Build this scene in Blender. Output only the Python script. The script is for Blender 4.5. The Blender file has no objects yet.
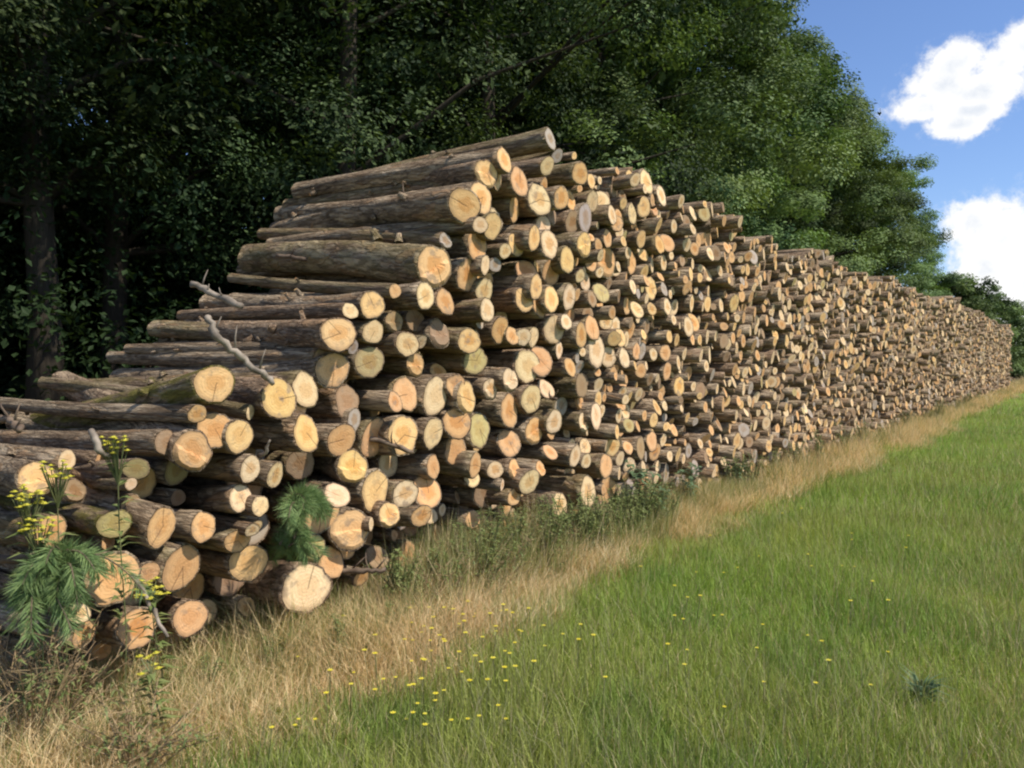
import bpy, math, random
import numpy as np
from mathutils import Vector, Matrix, noise as mnoise

random.seed(11)
rng = np.random.default_rng(11)
scene = bpy.context.scene
COL = scene.collection
R = math.radians

# ------------------------------------------------------------------ place
# The pile's sawn face runs along D2 (s axis), W2 points out of the face towards the meadow.
ANG = R(34.9)
STAND = 3.70      # metres from the eye to the sawn face
D2 = Vector((math.sin(ANG), math.cos(ANG), 0.0))
W2 = Vector((math.cos(ANG), -math.sin(ANG), 0.0))
FOOT = W2 * -STAND
def P(s, w, z=0.0):
    return FOOT + D2 * s + W2 * w + Vector((0, 0, z))
def to_sw(x, y):
    return x * D2.x + y * D2.y, x * W2.x + y * W2.y + STAND

# ------------------------------------------------------------------ helpers
def tag(o, label=None, cat=None, group=None, kind=None):
    if label: o['label'] = label
    if cat: o['category'] = cat
    if group: o['group'] = group
    if kind: o['kind'] = kind
    return o

def link(o, parent=None):
    COL.objects.link(o)
    if parent is not None: o.parent = parent
    return o

def mesh_np(name, verts, polys, mats, attrs=None, mat_idx=None, smooth=False):
    """verts (n,3); polys = list of (k, faces array (m,k)) blocks of equal-sided faces."""
    me = bpy.data.meshes.new(name)
    verts = np.asarray(verts, dtype=np.float32)
    me.vertices.add(len(verts)); me.vertices.foreach_set('co', verts.ravel())
    loops = []; starts = []; tot = 0
    for f in polys:
        f = np.asarray(f, dtype=np.int32)
        if f.size == 0: continue
        m, k = f.shape
        loops.append(f.ravel()); starts.append(tot + np.arange(m, dtype=np.int32) * k); tot += m * k
    loops = np.concatenate(loops); starts = np.concatenate(starts)
    me.loops.add(len(loops)); me.loops.foreach_set('vertex_index', loops)
    me.polygons.add(len(starts)); me.polygons.foreach_set('loop_start', starts)
    for m in mats: me.materials.append(m)
    if mat_idx is not None: me.polygons.foreach_set('material_index', np.asarray(mat_idx, dtype=np.int32))
    me.polygons.foreach_set('use_smooth', np.full(len(starts), bool(smooth)) if np.isscalar(smooth) else smooth)
    me.update(calc_edges=True)
    for an, (typ, data) in (attrs or {}).items():
        a = me.attributes.new(an, typ, 'POINT')
        data = np.asarray(data, dtype=np.float32)
        a.data.foreach_set({'FLOAT': 'value', 'FLOAT_VECTOR': 'vector', 'FLOAT_COLOR': 'color'}[typ], data.ravel())
    return me

class MB:
    """collects tubes, leaves and lumps into one mesh"""
    def __init__(self): self.v = []; self.f = {}; self.n = 0
    def add(self, verts, faces):
        b = self.n
        self.v.append(np.asarray(verts, dtype=float)); self.n += len(verts)
        for f in faces: self.f.setdefault(len(f), []).append([i + b for i in f])
    def tube(self, pts, rad, k=6, cap=True):
        pts = [Vector(p) for p in pts]; vs = []; fs = []
        ref = Vector((0.31, 0.17, 0.93))
        for i, p in enumerate(pts):
            t = (pts[min(i + 1, len(pts) - 1)] - pts[max(i - 1, 0)]).normalized()
            a = t.cross(ref)
            if a.length < 1e-3: a = t.cross(Vector((1, 0, 0)))
            a.normalize(); b = t.cross(a)
            r = rad[i] if hasattr(rad, '__len__') else rad
            for j in range(k):
                th = 2 * math.pi * j / k
                vs.append(tuple(p + (a * math.cos(th) + b * math.sin(th)) * r))
        for i in range(len(pts) - 1):
            for j in range(k):
                fs.append((i * k + j, i * k + (j + 1) % k, (i + 1) * k + (j + 1) % k, (i + 1) * k + j))
        if cap:
            fs.append(tuple(range(k - 1, -1, -1))); fs.append(tuple((len(pts) - 1) * k + j for j in range(k)))
        self.add(vs, fs)
    def leaf(self, base, direction, normal, length, width, curl=0.15):
        d = Vector(direction).normalized(); nn = Vector(normal)
        s = d.cross(nn)
        if s.length < 1e-3: s = d.cross(Vector((0.3, 0.5, 0.8)))
        s.normalize(); nn = s.cross(d).normalized(); b = Vector(base)
        v = [b, b + d * length * .4 + s * width * .5 + nn * curl * length * .3, b + d * length - nn * curl * length,
             b + d * length * .4 - s * width * .5 + nn * curl * length * .3, b + d * length * .5 + nn * curl * length * .1]
        self.add([tuple(x) for x in v], [(0, 1, 4), (1, 2, 4), (2, 3, 4), (3, 0, 4)])
    def mesh(self, name, mats, smooth=False):
        return mesh_np(name, np.concatenate(self.v), [np.array(x) for x in self.f.values()], mats, smooth=smooth)
    def build(self, name, mat, parent=None, smooth=False):
        return link(bpy.data.objects.new(name, self.mesh(name, [mat], smooth)), parent)

# ------------------------------------------------------------------ node helper
class NT:
    def __init__(self, name):
        self.m = bpy.data.materials.new(name); self.m.use_nodes = True
        self.t = self.m.node_tree; self.t.nodes.clear()
        self.out = self.t.nodes.new('ShaderNodeOutputMaterial')
    def n(self, typ, ins=None, **props):
        nd = self.t.nodes.new(typ)
        for k, v in props.items(): setattr(nd, k, v)
        for k, v in (ins or {}).items():
            sock = nd.inputs[k]
            if isinstance(v, bpy.types.NodeSocket): self.t.links.new(v, sock)
            elif isinstance(v, (tuple, list)) and sock.type == 'RGBA' and len(v) == 3: sock.default_value = (*v, 1)
            else: sock.default_value = v
        return nd
    def math(self, op, a, b=0.0, c=None, clamp=False):
        ins = {0: a, 1: b}
        if c is not None: ins[2] = c
        return self.n('ShaderNodeMath', ins, operation=op, use_clamp=clamp).outputs[0]
    def vmath(self, op, a, b=(0, 0, 0)):
        nd = self.n('ShaderNodeVectorMath', {0: a, 1: b}, operation=op)
        return nd.outputs[1] if op in ('LENGTH', 'DOT_PRODUCT') else nd.outputs[0]
    def step(self, x, a, b):
        return self.n('ShaderNodeMapRange', {0: x, 1: a, 2: b, 3: 0.0, 4: 1.0}, interpolation_type='SMOOTHSTEP').outputs[0]
    def mix(self, f, a, b, mode='MIX'):
        nd = self.n('ShaderNodeMix', data_type='RGBA', blend_type=mode)
        for i, v in ((0, f), (6, a), (7, b)):
            if isinstance(v, bpy.types.NodeSocket): self.t.links.new(v, nd.inputs[i])
            elif i == 0: nd.inputs[0].default_value = v
            else: nd.inputs[i].default_value = (*v[:3], 1)
        return nd.outputs[2]
    def noise(self, vec, scale, detail=3.0, rough=0.55, dist=0.0):
        return self.n('ShaderNodeTexNoise', {'Vector': vec, 'Scale': scale, 'Detail': detail, 'Roughness': rough, 'Distortion': dist}).outputs[0]
    def attr(self, name, typ='GEOMETRY'):
        return self.n('ShaderNodeAttribute', attribute_name=name, attribute_type=typ)
    def finish(self, sh):
        self.t.links.new(sh, self.out.inputs['Surface']); return self.m
    def principled(self, col, rough=0.7, spec=0.3, normal=None, **kw):
        ins = {'Base Color': col, 'Roughness': rough, 'Specular IOR Level': spec}
        if normal is not None: ins['Normal'] = normal
        ins.update(kw)
        return self.n('ShaderNodeBsdfPrincipled', ins).outputs[0]
    def bump(self, h, strength, dist=0.01):
        return self.n('ShaderNodeBump', {'Height': h, 'Strength': strength, 'Distance': dist}).outputs[0]

# ------------------------------------------------------------------ wood materials
def bark_mat(name, mass):
    k = NT(name)
    lp = k.attr('lp').outputs['Vector']
    rnd = k.attr('rnd').outputs['Fac'] if mass else k.n('ShaderNodeObjectInfo').outputs['Random']
    off = k.n('ShaderNodeCombineXYZ', {0: k.math('MULTIPLY', rnd, 31.0), 1: k.math('MULTIPLY', rnd, 17.0), 2: k.math('MULTIPLY', rnd, 53.0)}).outputs[0]
    v = k.vmath('ADD', k.vmath('MULTIPLY', lp, (1, 1, 0.28)), off)
    big = k.noise(v, 7.0, 3.0)
    fine = k.noise(v, 60.0, 5.0, 0.75)
    plates = k.n('ShaderNodeTexVoronoi', {'Vector': k.vmath('ADD', v, k.vmath('MULTIPLY', k.n('ShaderNodeTexNoise', {'Vector': v, 'Scale': 40.0}).outputs[1], (.02, .02, .02))), 'Scale': 30.0}, feature='DISTANCE_TO_EDGE').outputs[0]
    furrow = k.step(plates, 0.0, 0.22)
    base = k.mix(k.step(big, 0.35, 0.68), (0.24, 0.165, 0.10), (0.52, 0.40, 0.265))
    base = k.mix(k.step(rnd, 0.55, 1.0), base, k.mix(0.6, base, (0.32, 0.195, 0.115)))
    base = k.mix(k.math('MULTIPLY', k.step(fine, 0.45, 0.7), 0.45), base, (0.58, 0.46, 0.32))
    streak = k.step(k.noise(k.vmath('MULTIPLY', v, (1, 1, .45)), 46.0, 5.0, .75), .47, .60)
    base = k.mix(k.math('MULTIPLY', streak, .6), base, (0.085, 0.054, 0.034))
    base = k.mix(k.math('MULTIPLY', k.math('SUBTRACT', 1.0, furrow), k.math('MULTIPLY', k.step(k.noise(v, 9.0, 2.0), .42, .62), 0.5)), base, (0.055, 0.036, 0.026))
    peel = k.step(k.noise(v, 11.0, 2.0, 0.5, 0.6), 0.60, 0.64)       # patches of lost bark
    base = k.mix(k.math('MULTIPLY', peel, 0.65), base, (0.40, 0.245, 0.13))
    if not mass:
        moss = k.attr('moss', 'OBJECT').outputs['Fac']
        base = k.mix(k.math('MULTIPLY', moss, k.step(k.noise(v, 14.0, 4.0), 0.36, 0.56)), base, (0.20, 0.17, 0.045))
    h = k.math('ADD', k.math('SUBTRACT', k.math('SUBTRACT', k.math('MULTIPLY', furrow, 0.3), k.math('MULTIPLY', peel, .7)), k.math('MULTIPLY', streak, .4)), k.math('MULTIPLY', fine, 0.6))
    return k.finish(k.principled(base, 0.9, 0.15, k.bump(h, 1.0, 0.02)))

def cut_mat(name, mass):
    k = NT(name)
    disc = k.attr('disc').outputs['Vector']
    if mass:
        rnd = k.attr('rnd').outputs['Fac']; col = k.attr('col').outputs['Color']
    else:
        oi = k.n('ShaderNodeObjectInfo'); rnd = oi.outputs['Random']; col = oi.outputs['Color']
    off = k.n('ShaderNodeCombineXYZ', {0: k.math('MULTIPLY', rnd, 37.0), 1: k.math('MULTIPLY', rnd, 91.0), 2: k.math('MULTIPLY', rnd, 13.0)}).outputs[0]
    ec = k.vmath('ADD', disc, (0.06, -0.05, 0))                      # the pith sits off centre
    v = k.vmath('ADD', disc, off)
    wob = k.noise(v, 2.5, 2.0)
    r = k.vmath('LENGTH', ec)
    rings = k.math('SINE', k.math('ADD', k.math('MULTIPLY', r, 42.0), k.math('MULTIPLY', wob, 9.0)))
    r2 = k.math('FRACT', k.math('MULTIPLY', rnd, 7.31)); r3 = k.math('FRACT', k.math('MULTIPLY', rnd, 23.7)); r4 = k.math('FRACT', k.math('MULTIPLY', rnd, 51.3))
    heart = k.math('SUBTRACT', 1.0, k.step(k.math('ADD', r, k.math('MULTIPLY', k.math('SUBTRACT', wob, 0.5), 0.7)), 0.35, 0.62))
    c = k.mix(k.math('MULTIPLY', heart, k.math('ADD', 0.25, k.math('MULTIPLY', r2, 0.6))), col, k.mix(1.0, col, (0.80, 0.60, 0.40), 'MULTIPLY'))
    c = k.mix(k.math('MULTIPLY', k.math('ADD', rings, 1.0), 0.05), c, k.mix(1.0, col, (0.55, 0.40, 0.26), 'MULTIPLY'))
    stain = k.step(k.noise(v, 1.7, 4.0, 0.6), 0.52, 0.66)            # weather stain, uneven
    c = k.mix(k.math('MULTIPLY', stain, k.math('ADD', .10, k.math('MULTIPLY', r3, 0.65))), c, (0.30, 0.22, 0.15))
    dirt = k.step(k.noise(v, 7.0, 5.0, 0.7), 0.55, 0.75)
    c = k.mix(k.math('MULTIPLY', dirt, k.math('ADD', .25, k.math('MULTIPLY', r4, .45))), c, (0.20, 0.125, 0.07))
    sawm = k.step(k.noise(k.vmath('MULTIPLY', v, (2.2, 17, 1)), 2.2, 3.0, .6), .48, .72)
    c = k.mix(k.math('MULTIPLY', sawm, .28), c, k.mix(1.0, c, (.62, .5, .38), 'MULTIPLY'))
    rim = k.step(r, 0.80, 0.98)
    c = k.mix(k.math('MULTIPLY', rim, 0.45), c, (0.23, 0.145, 0.085))
    # drying cracks: one or two radial splits
    sep = k.n('ShaderNodeSeparateXYZ', {0: k.vmath('ADD', ec, k.vmath('MULTIPLY', k.n('ShaderNodeTexNoise', {'Vector': v, 'Scale': 4.0}).outputs[1], (.09, .09, 0)))})
    def crack(seed, lim):
        a = k.math('MULTIPLY', k.math('FRACT', k.math('MULTIPLY', rnd, seed)), 6.283)
        ca, sa = k.math('COSINE', a), k.math('SINE', a)
        across = k.math('ABSOLUTE', k.math('SUBTRACT', k.math('MULTIPLY', sep.outputs[0], sa), k.math('MULTIPLY', sep.outputs[1], ca)))
        along = k.math('ADD', k.math('MULTIPLY', sep.outputs[0], ca), k.math('MULTIPLY', sep.outputs[1], sa))
        line = k.math('SUBTRACT', 1.0, k.step(across, 0.012, 0.045))
        side = k.step(along, -0.15, 0.02)
        return k.math('MULTIPLY', k.math('MULTIPLY', line, side), k.math('GREATER_THAN', k.math('FRACT', k.math('MULTIPLY', rnd, seed * 3.7)), lim))
    ck = k.math('MAXIMUM', crack(11.3, 0.45), crack(29.9, 0.7))
    c = k.mix(k.math('MULTIPLY', ck, 0.6), c, (0.10, 0.06, 0.032))
    saw = k.noise(k.vmath('MULTIPLY', v, (3, 26, 1)), 1.6, 2.0)
    h = k.math('SUBTRACT', k.math('ADD', k.math('MULTIPLY', rings, 0.15), k.math('MULTIPLY', saw, 0.8)), ck)
    return k.finish(k.principled(c, 0.85, 0.2, k.bump(h, 0.35, 0.006)))

BARK, CUT = bark_mat('log_bark', False), cut_mat('sawn_wood', False)
BARK_M, CUT_M = bark_mat('log_bark_far', True), cut_mat('sawn_wood_far', True)
TONES = {'Y': (0.80, 0.52, 0.23), 'P': (0.80, 0.585, 0.34), 'O': (0.71, 0.42, 0.195),
         'B': (0.36, 0.24, 0.14), 'G': (0.45, 0.38, 0.31), 'M': (0.56, 0.44, 0.20)}

# ------------------------------------------------------------------ the stack, in metres
# s along the face, z height, w sticking out, radius, tone of the sawn end, yaw, pitch, length, mossy
LOGS = [
    (2.585, 1.53, 0.083, 0.095, 'Y', 3.0, -8.2, 2.11, 1),(2.48, 1.202, 0.049, 0.098, 'O', 20.9, 7.0, 2.32, 0),(2.612, 1.296, 0.041, 0.091, 'O', 2.8, 0.3, 2.33, 0),(2.495, 1.385, 0.072, 0.044, 'O', 1.0, -0.4, 2.24, 0),
    (2.748, 1.256, 0.06, 0.088, 'Y', -3.1, -0.5, 2.12, 0),(2.856, 1.373, 0.012, 0.04, 'P', -1.0, 3.3, 2.12, 0),(2.788, 1.083, 0.095, 0.073, 'P', 0.4, -0.8, 2.1, 0),(2.741, 0.936, 0.073, 0.07, 'P', 21.1, -9.2, 2.36, 0),
    (2.909, 0.853, -0.04, 0.046, 'O', 0.4, 1.0, 2.31, 0),(2.748, 0.778, 0.157, 0.036, 'P', -1.6, 3.7, 2.31, 0),(2.332, 0.846, 0.011, 0.096, 'O', 1.7, 3.4, 2.25, 0),(2.547, 0.813, 0.034, 0.083, 'O', 1.7, -0.8, 2.34, 0),
    (2.454, 0.618, -0.016, 0.114, 'O', 0.6, 0.4, 2.1, 0),(2.104, 0.643, -0.025, 0.12, 'O', 3.8, 0.0, 2.23, 0),(2.28, 0.625, -0.019, 0.058, 'O', 1.2, -1.6, 2.14, 0),(2.814, 0.578, 0.037, 0.1, 'Y', -0.2, -0.5, 2.19, 0),
    (2.717, 0.717, 0.076, 0.062, 'O', -0.0, -2.9, 2.06, 0),(2.243, 1.132, -0.047, 0.048, 'M', 7.4, -5.7, 2.18, 0),(2.15, 1.082, 0.065, 0.03, 'P', 13.4, -5.6, 1.72, 0),(2.287, 0.941, -0.169, 0.054, 'B', 2.6, 3.4, 2.06, 0),
    (2.115, 0.893, -0.021, 0.069, 'M', 8.3, -2.3, 2.1, 1),(2.391, 1.245, -0.031, 0.066, 'B', 2.2, -2.6, 2.27, 0),(2.219, 0.379, -0.018, 0.095, 'O', -4.3, -0.4, 2.16, 0),(2.527, 0.342, -0.054, 0.091, 'O', 1.4, -2.8, 2.27, 0),
    (1.99, 0.404, -0.065, 0.068, 'O', 1.9, 0.7, 2.33, 0),(5.875, 3.451, -0.018, 0.086, 'G', -2.6, -2.8, 2.19, 0),(4.916, 2.989, 0.041, 0.101, 'Y', 15.0, 4.4, 2.33, 0),(4.619, 2.719, 0.072, 0.118, 'Y', 9.9, 4.7, 2.42, 0),
    (4.538, 2.469, -0.032, 0.059, 'G', 4.6, 6.5, 2.19, 0),(4.379, 2.274, 0.002, 0.146, 'Y', 5.6, 5.7, 2.22, 0),(3.926, 2.08, 0.063, 0.047, 'O', 11.9, 5.9, 2.33, 0),(3.772, 1.986, 0.014, 0.086, 'Y', 13.0, 3.3, 1.97, 0),
    (4.139, 2.059, 0.128, 0.09, 'P', -1.5, 0.6, 2.21, 0),(4.473, 2.042, 0.019, 0.093, 'O', -2.5, 0.4, 2.3, 0),(4.369, 1.92, -0.162, 0.079, 'B', 2.9, 0.4, 2.32, 0),(4.484, 1.824, -0.044, 0.104, 'B', -0.7, -3.6, 2.09, 0),
    (3.421, 1.798, 0.085, 0.096, 'Y', 19.4, 1.9, 2.21, 0),(3.574, 1.94, 0.026, 0.051, 'P', 9.2, 1.2, 2.26, 0),(3.791, 1.82, 0.002, 0.075, 'P', -0.8, 1.6, 2.3, 0),(4.006, 1.89, -0.02, 0.071, 'B', 2.7, -0.2, 2.31, 0),
    (4.048, 1.749, 0.053, 0.08, 'P', -2.1, 0.2, 2.27, 0),(4.164, 1.763, 0.071, 0.042, 'P', -5.3, 3.1, 2.09, 0),(3.56, 1.724, 0.064, 0.048, 'G', -2.3, 0.0, 2.24, 0),(3.795, 1.634, -0.037, 0.1, 'M', 1.0, -3.0, 2.13, 0),
    (3.466, 1.588, -0.016, 0.106, 'O', 0.6, -2.3, 2.29, 0),(3.438, 1.665, -0.07, 0.056, 'B', 2.1, 0.0, 2.43, 0),(4.202, 1.612, -0.015, 0.08, 'O', -0.6, 1.7, 2.26, 0),(2.972, 1.44, 0.105, 0.102, 'Y', 26.8, -0.4, 2.25, 0),
    (3.223, 1.478, 0.024, 0.096, 'P', -1.9, -1.6, 2.33, 0),(3.189, 1.361, 0.012, 0.042, 'P', -0.0, 2.2, 2.21, 0),(3.667, 1.387, -0.101, 0.105, 'B', -2.7, -2.1, 2.3, 0),(3.683, 1.277, -0.058, 0.074, 'G', -0.4, -2.8, 2.24, 0),
    (4.105, 1.423, -0.017, 0.111, 'O', 2.6, -1.7, 2.3, 0),(3.908, 1.382, 0.076, 0.063, 'O', -3.0, -0.2, 2.34, 0),(4.381, 1.4, 0.005, 0.136, 'P', 2.6, -0.7, 2.3, 0),(4.563, 1.47, 0.034, 0.083, 'O', -0.2, -0.9, 2.27, 0),
    (3.155, 1.239, 0.107, 0.1, 'Y', -1.3, -1.4, 2.22, 0),(3.497, 1.173, 0.024, 0.101, 'O', -2.6, -1.8, 2.28, 0),(3.865, 1.15, -0.066, 0.121, 'O', -3.4, 0.8, 2.1, 0),(4.039, 1.161, 0.023, 0.129, 'Y', -0.5, -0.3, 2.26, 0),
    (4.305, 1.156, 0.051, 0.107, 'P', 1.3, 0.3, 2.12, 0),(4.609, 1.221, -0.022, 0.092, 'O', 0.2, 0.4, 2.1, 0),(2.986, 1.025, 0.05, 0.076, 'P', -2.5, -1.3, 2.16, 0),(3.32, 1.037, -0.134, 0.088, 'B', 2.5, 0.0, 2.32, 0),
    (3.577, 1.004, 0.032, 0.102, 'Y', 3.5, 1.9, 2.17, 0),(3.757, 0.837, 0.046, 0.124, 'Y', -0.8, -0.4, 2.06, 0),(4.35, 0.919, 0.012, 0.085, 'O', -5.5, -1.8, 2.15, 0),(3.968, 0.795, 0.103, 0.089, 'P', 1.4, -2.0, 2.18, 0),
    (4.318, 0.751, -0.015, 0.115, 'O', -2.7, -1.1, 2.09, 0),(4.155, 0.622, 0.074, 0.072, 'O', -1.8, -0.9, 2.34, 0),(3.798, 0.689, 0.124, 0.08, 'Y', 2.5, 1.2, 2.05, 0),(3.663, 0.653, 0.102, 0.042, 'P', -3.6, -2.3, 2.09, 0),
    (3.543, 0.63, 0.046, 0.126, 'Y', 0.3, 1.2, 2.18, 0),(3.365, 0.872, 0.126, 0.069, 'P', 5.4, -0.8, 2.16, 0),(3.348, 0.765, 0.019, 0.122, 'O', 2.9, -0.2, 2.13, 0),(3.276, 0.567, 0.012, 0.08, 'M', 2.9, -0.2, 2.15, 0),
    (3.458, 0.438, -0.027, 0.095, 'O', 2.5, 1.4, 2.19, 0),(3.199, 0.358, 0.047, 0.141, 'P', 0.9, -2.8, 2.14, 0),(3.992, 0.35, -0.168, 0.072, 'B', -0.9, 3.5, 2.21, 0),(3.631, 0.322, 0.047, 0.055, 'O', -0.2, 0.9, 2.12, 0),
    (2.823, 0.888, 0.128, 0.057, 'P', -2.2, -1.1, 2.14, 0),(2.813, 0.777, 0.107, 0.037, 'P', -0.1, -0.8, 2.23, 0),(5.052, 3.107, 0.104, 0.092, 'Y', -2.2, -0.3, 2.14, 0),(5.061, 2.979, 0.035, 0.081, 'Y', -2.3, 0.3, 2.21, 0),
    (5.338, 3.003, 0.042, 0.107, 'O', 1.9, 0.3, 2.23, 0),(4.833, 2.802, 0.058, 0.114, 'Y', 2.4, -1.2, 2.32, 0),(5.428, 2.821, -0.068, 0.102, 'O', -2.9, 0.9, 2.28, 0),(5.665, 3.179, 0.086, 0.075, 'P', -5.5, 0.4, 2.24, 0),
    (5.99, 3.335, -0.022, 0.058, 'G', 1.0, -0.8, 2.17, 0),(5.645, 2.915, 0.024, 0.135, 'P', 4.4, 1.2, 2.3, 0),(4.917, 2.61, 0.094, 0.09, 'Y', -1.0, 2.5, 2.18, 0),(4.704, 2.585, 0.147, 0.059, 'P', -3.1, 0.3, 2.09, 0),
    (4.855, 2.466, 0.005, 0.108, 'O', 1.9, 1.6, 2.15, 0),(5.44, 2.583, 0.112, 0.1, 'Y', 0.6, 2.8, 2.07, 0),(5.677, 2.564, 0.099, 0.111, 'P', 4.0, 0.4, 2.25, 0),(5.893, 2.963, 0.077, 0.098, 'O', -0.2, -0.5, 2.35, 0),
    (5.932, 2.85, -0.044, 0.083, 'B', -3.8, -2.9, 2.12, 0),(6.235, 2.617, 0.097, 0.111, 'Y', -1.5, 3.2, 2.09, 0),(6.558, 2.492, -0.018, 0.071, 'O', -1.3, 0.5, 2.23, 0),(5.979, 2.466, 0.083, 0.107, 'Y', 1.9, 0.9, 2.06, 0),
    (6.312, 2.688, -0.159, 0.087, 'B', -3.7, -1.1, 2.07, 0),(6.262, 2.827, -0.038, 0.095, 'B', -2.0, 0.5, 2.09, 0),(6.453, 2.885, -0.02, 0.132, 'G', 2.2, -0.5, 2.2, 0),(5.36, 2.529, -0.002, 0.085, 'Y', 2.1, 1.7, 2.26, 0),
    (5.09, 2.449, 0.086, 0.052, 'P', -3.3, -0.7, 2.32, 0),(4.783, 2.254, -0.031, 0.122, 'O', -0.1, 2.5, 2.22, 0),(4.881, 2.329, 0.058, 0.072, 'P', 0.2, 1.4, 2.09, 0),(5.04, 2.345, 0.031, 0.055, 'G', -0.8, -2.1, 2.1, 0),
    (5.581, 2.343, -0.057, 0.096, 'O', 1.1, 0.4, 2.25, 0),(5.519, 2.213, 0.079, 0.102, 'Y', 2.0, -1.2, 2.12, 0),(5.898, 2.367, -0.022, 0.107, 'O', 3.9, 0.4, 2.29, 0),(6.304, 2.364, 0.018, 0.06, 'P', 3.6, -0.7, 2.1, 0),
    (6.87, 2.54, -0.037, 0.147, 'O', 3.6, -0.4, 2.08, 0),(6.722, 2.937, 0.103, 0.09, 'P', -1.7, -1.0, 2.09, 0),(7.289, 3.033, 0.015, 0.105, 'P', -1.7, -0.9, 2.15, 0),(7.542, 3.377, 0.038, 0.122, 'P', 1.8, -1.9, 2.09, 0),
    (7.119, 3.313, 0.131, 0.065, 'P', 1.8, -1.5, 2.18, 0),(7.104, 3.27, -0.081, 0.104, 'B', -0.2, -1.5, 2.22, 0),(4.953, 2.149, -0.005, 0.088, 'P', 0.2, 0.4, 2.06, 0),(4.829, 2.0, 0.113, 0.086, 'P', 0.0, -0.0, 2.19, 0),
    (5.145, 1.868, 0.001, 0.098, 'O', -1.9, -1.1, 2.32, 0),(4.898, 1.927, -0.01, 0.055, 'G', 0.8, 0.7, 2.08, 0),(4.706, 1.778, 0.046, 0.092, 'Y', 1.0, -0.6, 2.17, 0),(4.851, 1.636, -0.012, 0.102, 'M', 1.1, 1.0, 2.13, 0),
    (5.431, 2.108, 0.025, 0.093, 'Y', 5.6, 0.7, 2.19, 0),(5.706, 2.069, -0.015, 0.089, 'O', -1.4, -2.1, 2.33, 0),(5.768, 2.134, 0.061, 0.105, 'Y', 2.7, 1.5, 2.33, 0),(6.111, 2.172, 0.024, 0.118, 'P', -0.2, -0.9, 2.25, 0),
    (5.895, 1.896, 0.01, 0.124, 'P', 0.1, 0.6, 2.06, 0),(5.987, 1.955, 0.07, 0.071, 'P', -1.4, 1.0, 2.34, 0),(5.38, 1.82, 0.05, 0.07, 'P', -0.4, -2.4, 2.13, 0),(5.59, 1.824, 0.005, 0.08, 'P', -2.8, -3.1, 2.12, 0),
    (5.265, 1.825, 0.027, 0.073, 'O', 0.3, -0.0, 2.18, 0),(5.527, 1.594, -0.011, 0.135, 'P', -0.6, 0.2, 2.28, 0),(5.68, 1.633, 0.012, 0.121, 'O', -2.3, -0.2, 2.35, 0),(6.0, 1.724, -0.006, 0.075, 'P', 2.3, -1.0, 2.07, 0),
    (5.105, 1.494, 0.12, 0.089, 'P', 0.0, 0.5, 2.07, 0),(4.965, 1.43, 0.04, 0.081, 'P', -0.1, 1.5, 2.07, 0),(5.529, 1.333, 0.026, 0.111, 'P', 6.5, 0.9, 2.07, 0),(5.325, 1.246, -0.043, 0.124, 'O', -2.5, 1.1, 2.2, 0),
    (5.801, 1.403, -0.007, 0.082, 'P', 2.4, 1.2, 2.14, 0),(6.056, 1.581, 0.068, 0.075, 'O', 1.1, -0.8, 2.23, 0),(6.387, 1.27, -0.037, 0.075, 'O', 45.5, -2.1, 2.94, 0),(4.649, 1.377, 0.063, 0.119, 'Y', -2.5, 1.5, 2.22, 0),
    (4.556, 1.478, 0.039, 0.069, 'O', -1.0, 1.5, 2.32, 0),(4.559, 1.207, 0.054, 0.104, 'O', 1.6, 0.9, 2.12, 0),(4.674, 1.001, -0.057, 0.093, 'O', 0.9, -1.2, 2.28, 0),(4.923, 1.128, -0.031, 0.125, 'M', 0.0, 0.6, 2.07, 0),
    (5.621, 1.071, -0.006, 0.112, 'O', 0.0, 0.5, 2.22, 0),(5.778, 1.138, 0.085, 0.097, 'P', 0.6, 1.2, 2.06, 0),(6.348, 1.099, 0.036, 0.087, 'P', -1.9, 0.6, 2.08, 0),(6.46, 1.147, 0.093, 0.114, 'P', 2.9, -1.3, 2.22, 0),
    (6.279, 1.854, 0.044, 0.112, 'O', -4.3, 1.0, 2.22, 0),(6.498, 1.921, 0.028, 0.115, 'O', -0.5, -2.3, 2.34, 0),(6.586, 1.727, 0.02, 0.152, 'P', -1.0, 0.5, 2.29, 0),(6.866, 1.665, -0.01, 0.101, 'P', -0.3, 2.2, 2.1, 0),
    (7.02, 1.842, 0.033, 0.093, 'Y', 0.3, -1.9, 2.07, 0),(5.357, 0.993, -0.066, 0.106, 'O', 1.6, 1.0, 2.07, 0),(4.757, 0.893, 0.059, 0.093, 'O', -1.4, -0.7, 2.33, 0),(5.02, 0.827, 0.044, 0.067, 'P', -0.2, 0.2, 2.16, 0),
    (5.305, 0.793, 0.018, 0.085, 'O', -0.2, -0.7, 2.3, 0),(5.046, 0.716, 0.09, 0.045, 'P', -0.7, -1.6, 2.1, 0),(5.36, 0.703, 0.121, 0.1, 'P', 1.6, 0.9, 2.29, 0),(5.551, 0.78, 0.097, 0.067, 'O', -2.5, 0.7, 2.19, 0),
    (5.266, 0.592, 0.045, 0.069, 'O', -6.5, -0.8, 2.33, 0),(5.774, 0.891, 0.049, 0.065, 'O', 1.0, -1.4, 2.08, 0),(5.185, 0.614, -0.162, 0.116, 'B', 3.2, 0.4, 2.34, 0),(6.169, 0.82, 0.052, 0.102, 'P', -1.4, 0.7, 2.31, 0),
    (6.358, 0.758, 0.052, 0.07, 'P', -2.2, -0.5, 2.11, 0),(6.323, 0.495, 0.093, 0.13, 'P', -1.1, 0.9, 2.12, 0),(6.674, 0.683, 0.077, 0.117, 'O', 2.0, -1.7, 2.3, 0),(6.837, 0.436, -0.01, 0.129, 'O', 1.4, -1.5, 2.09, 0),
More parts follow.
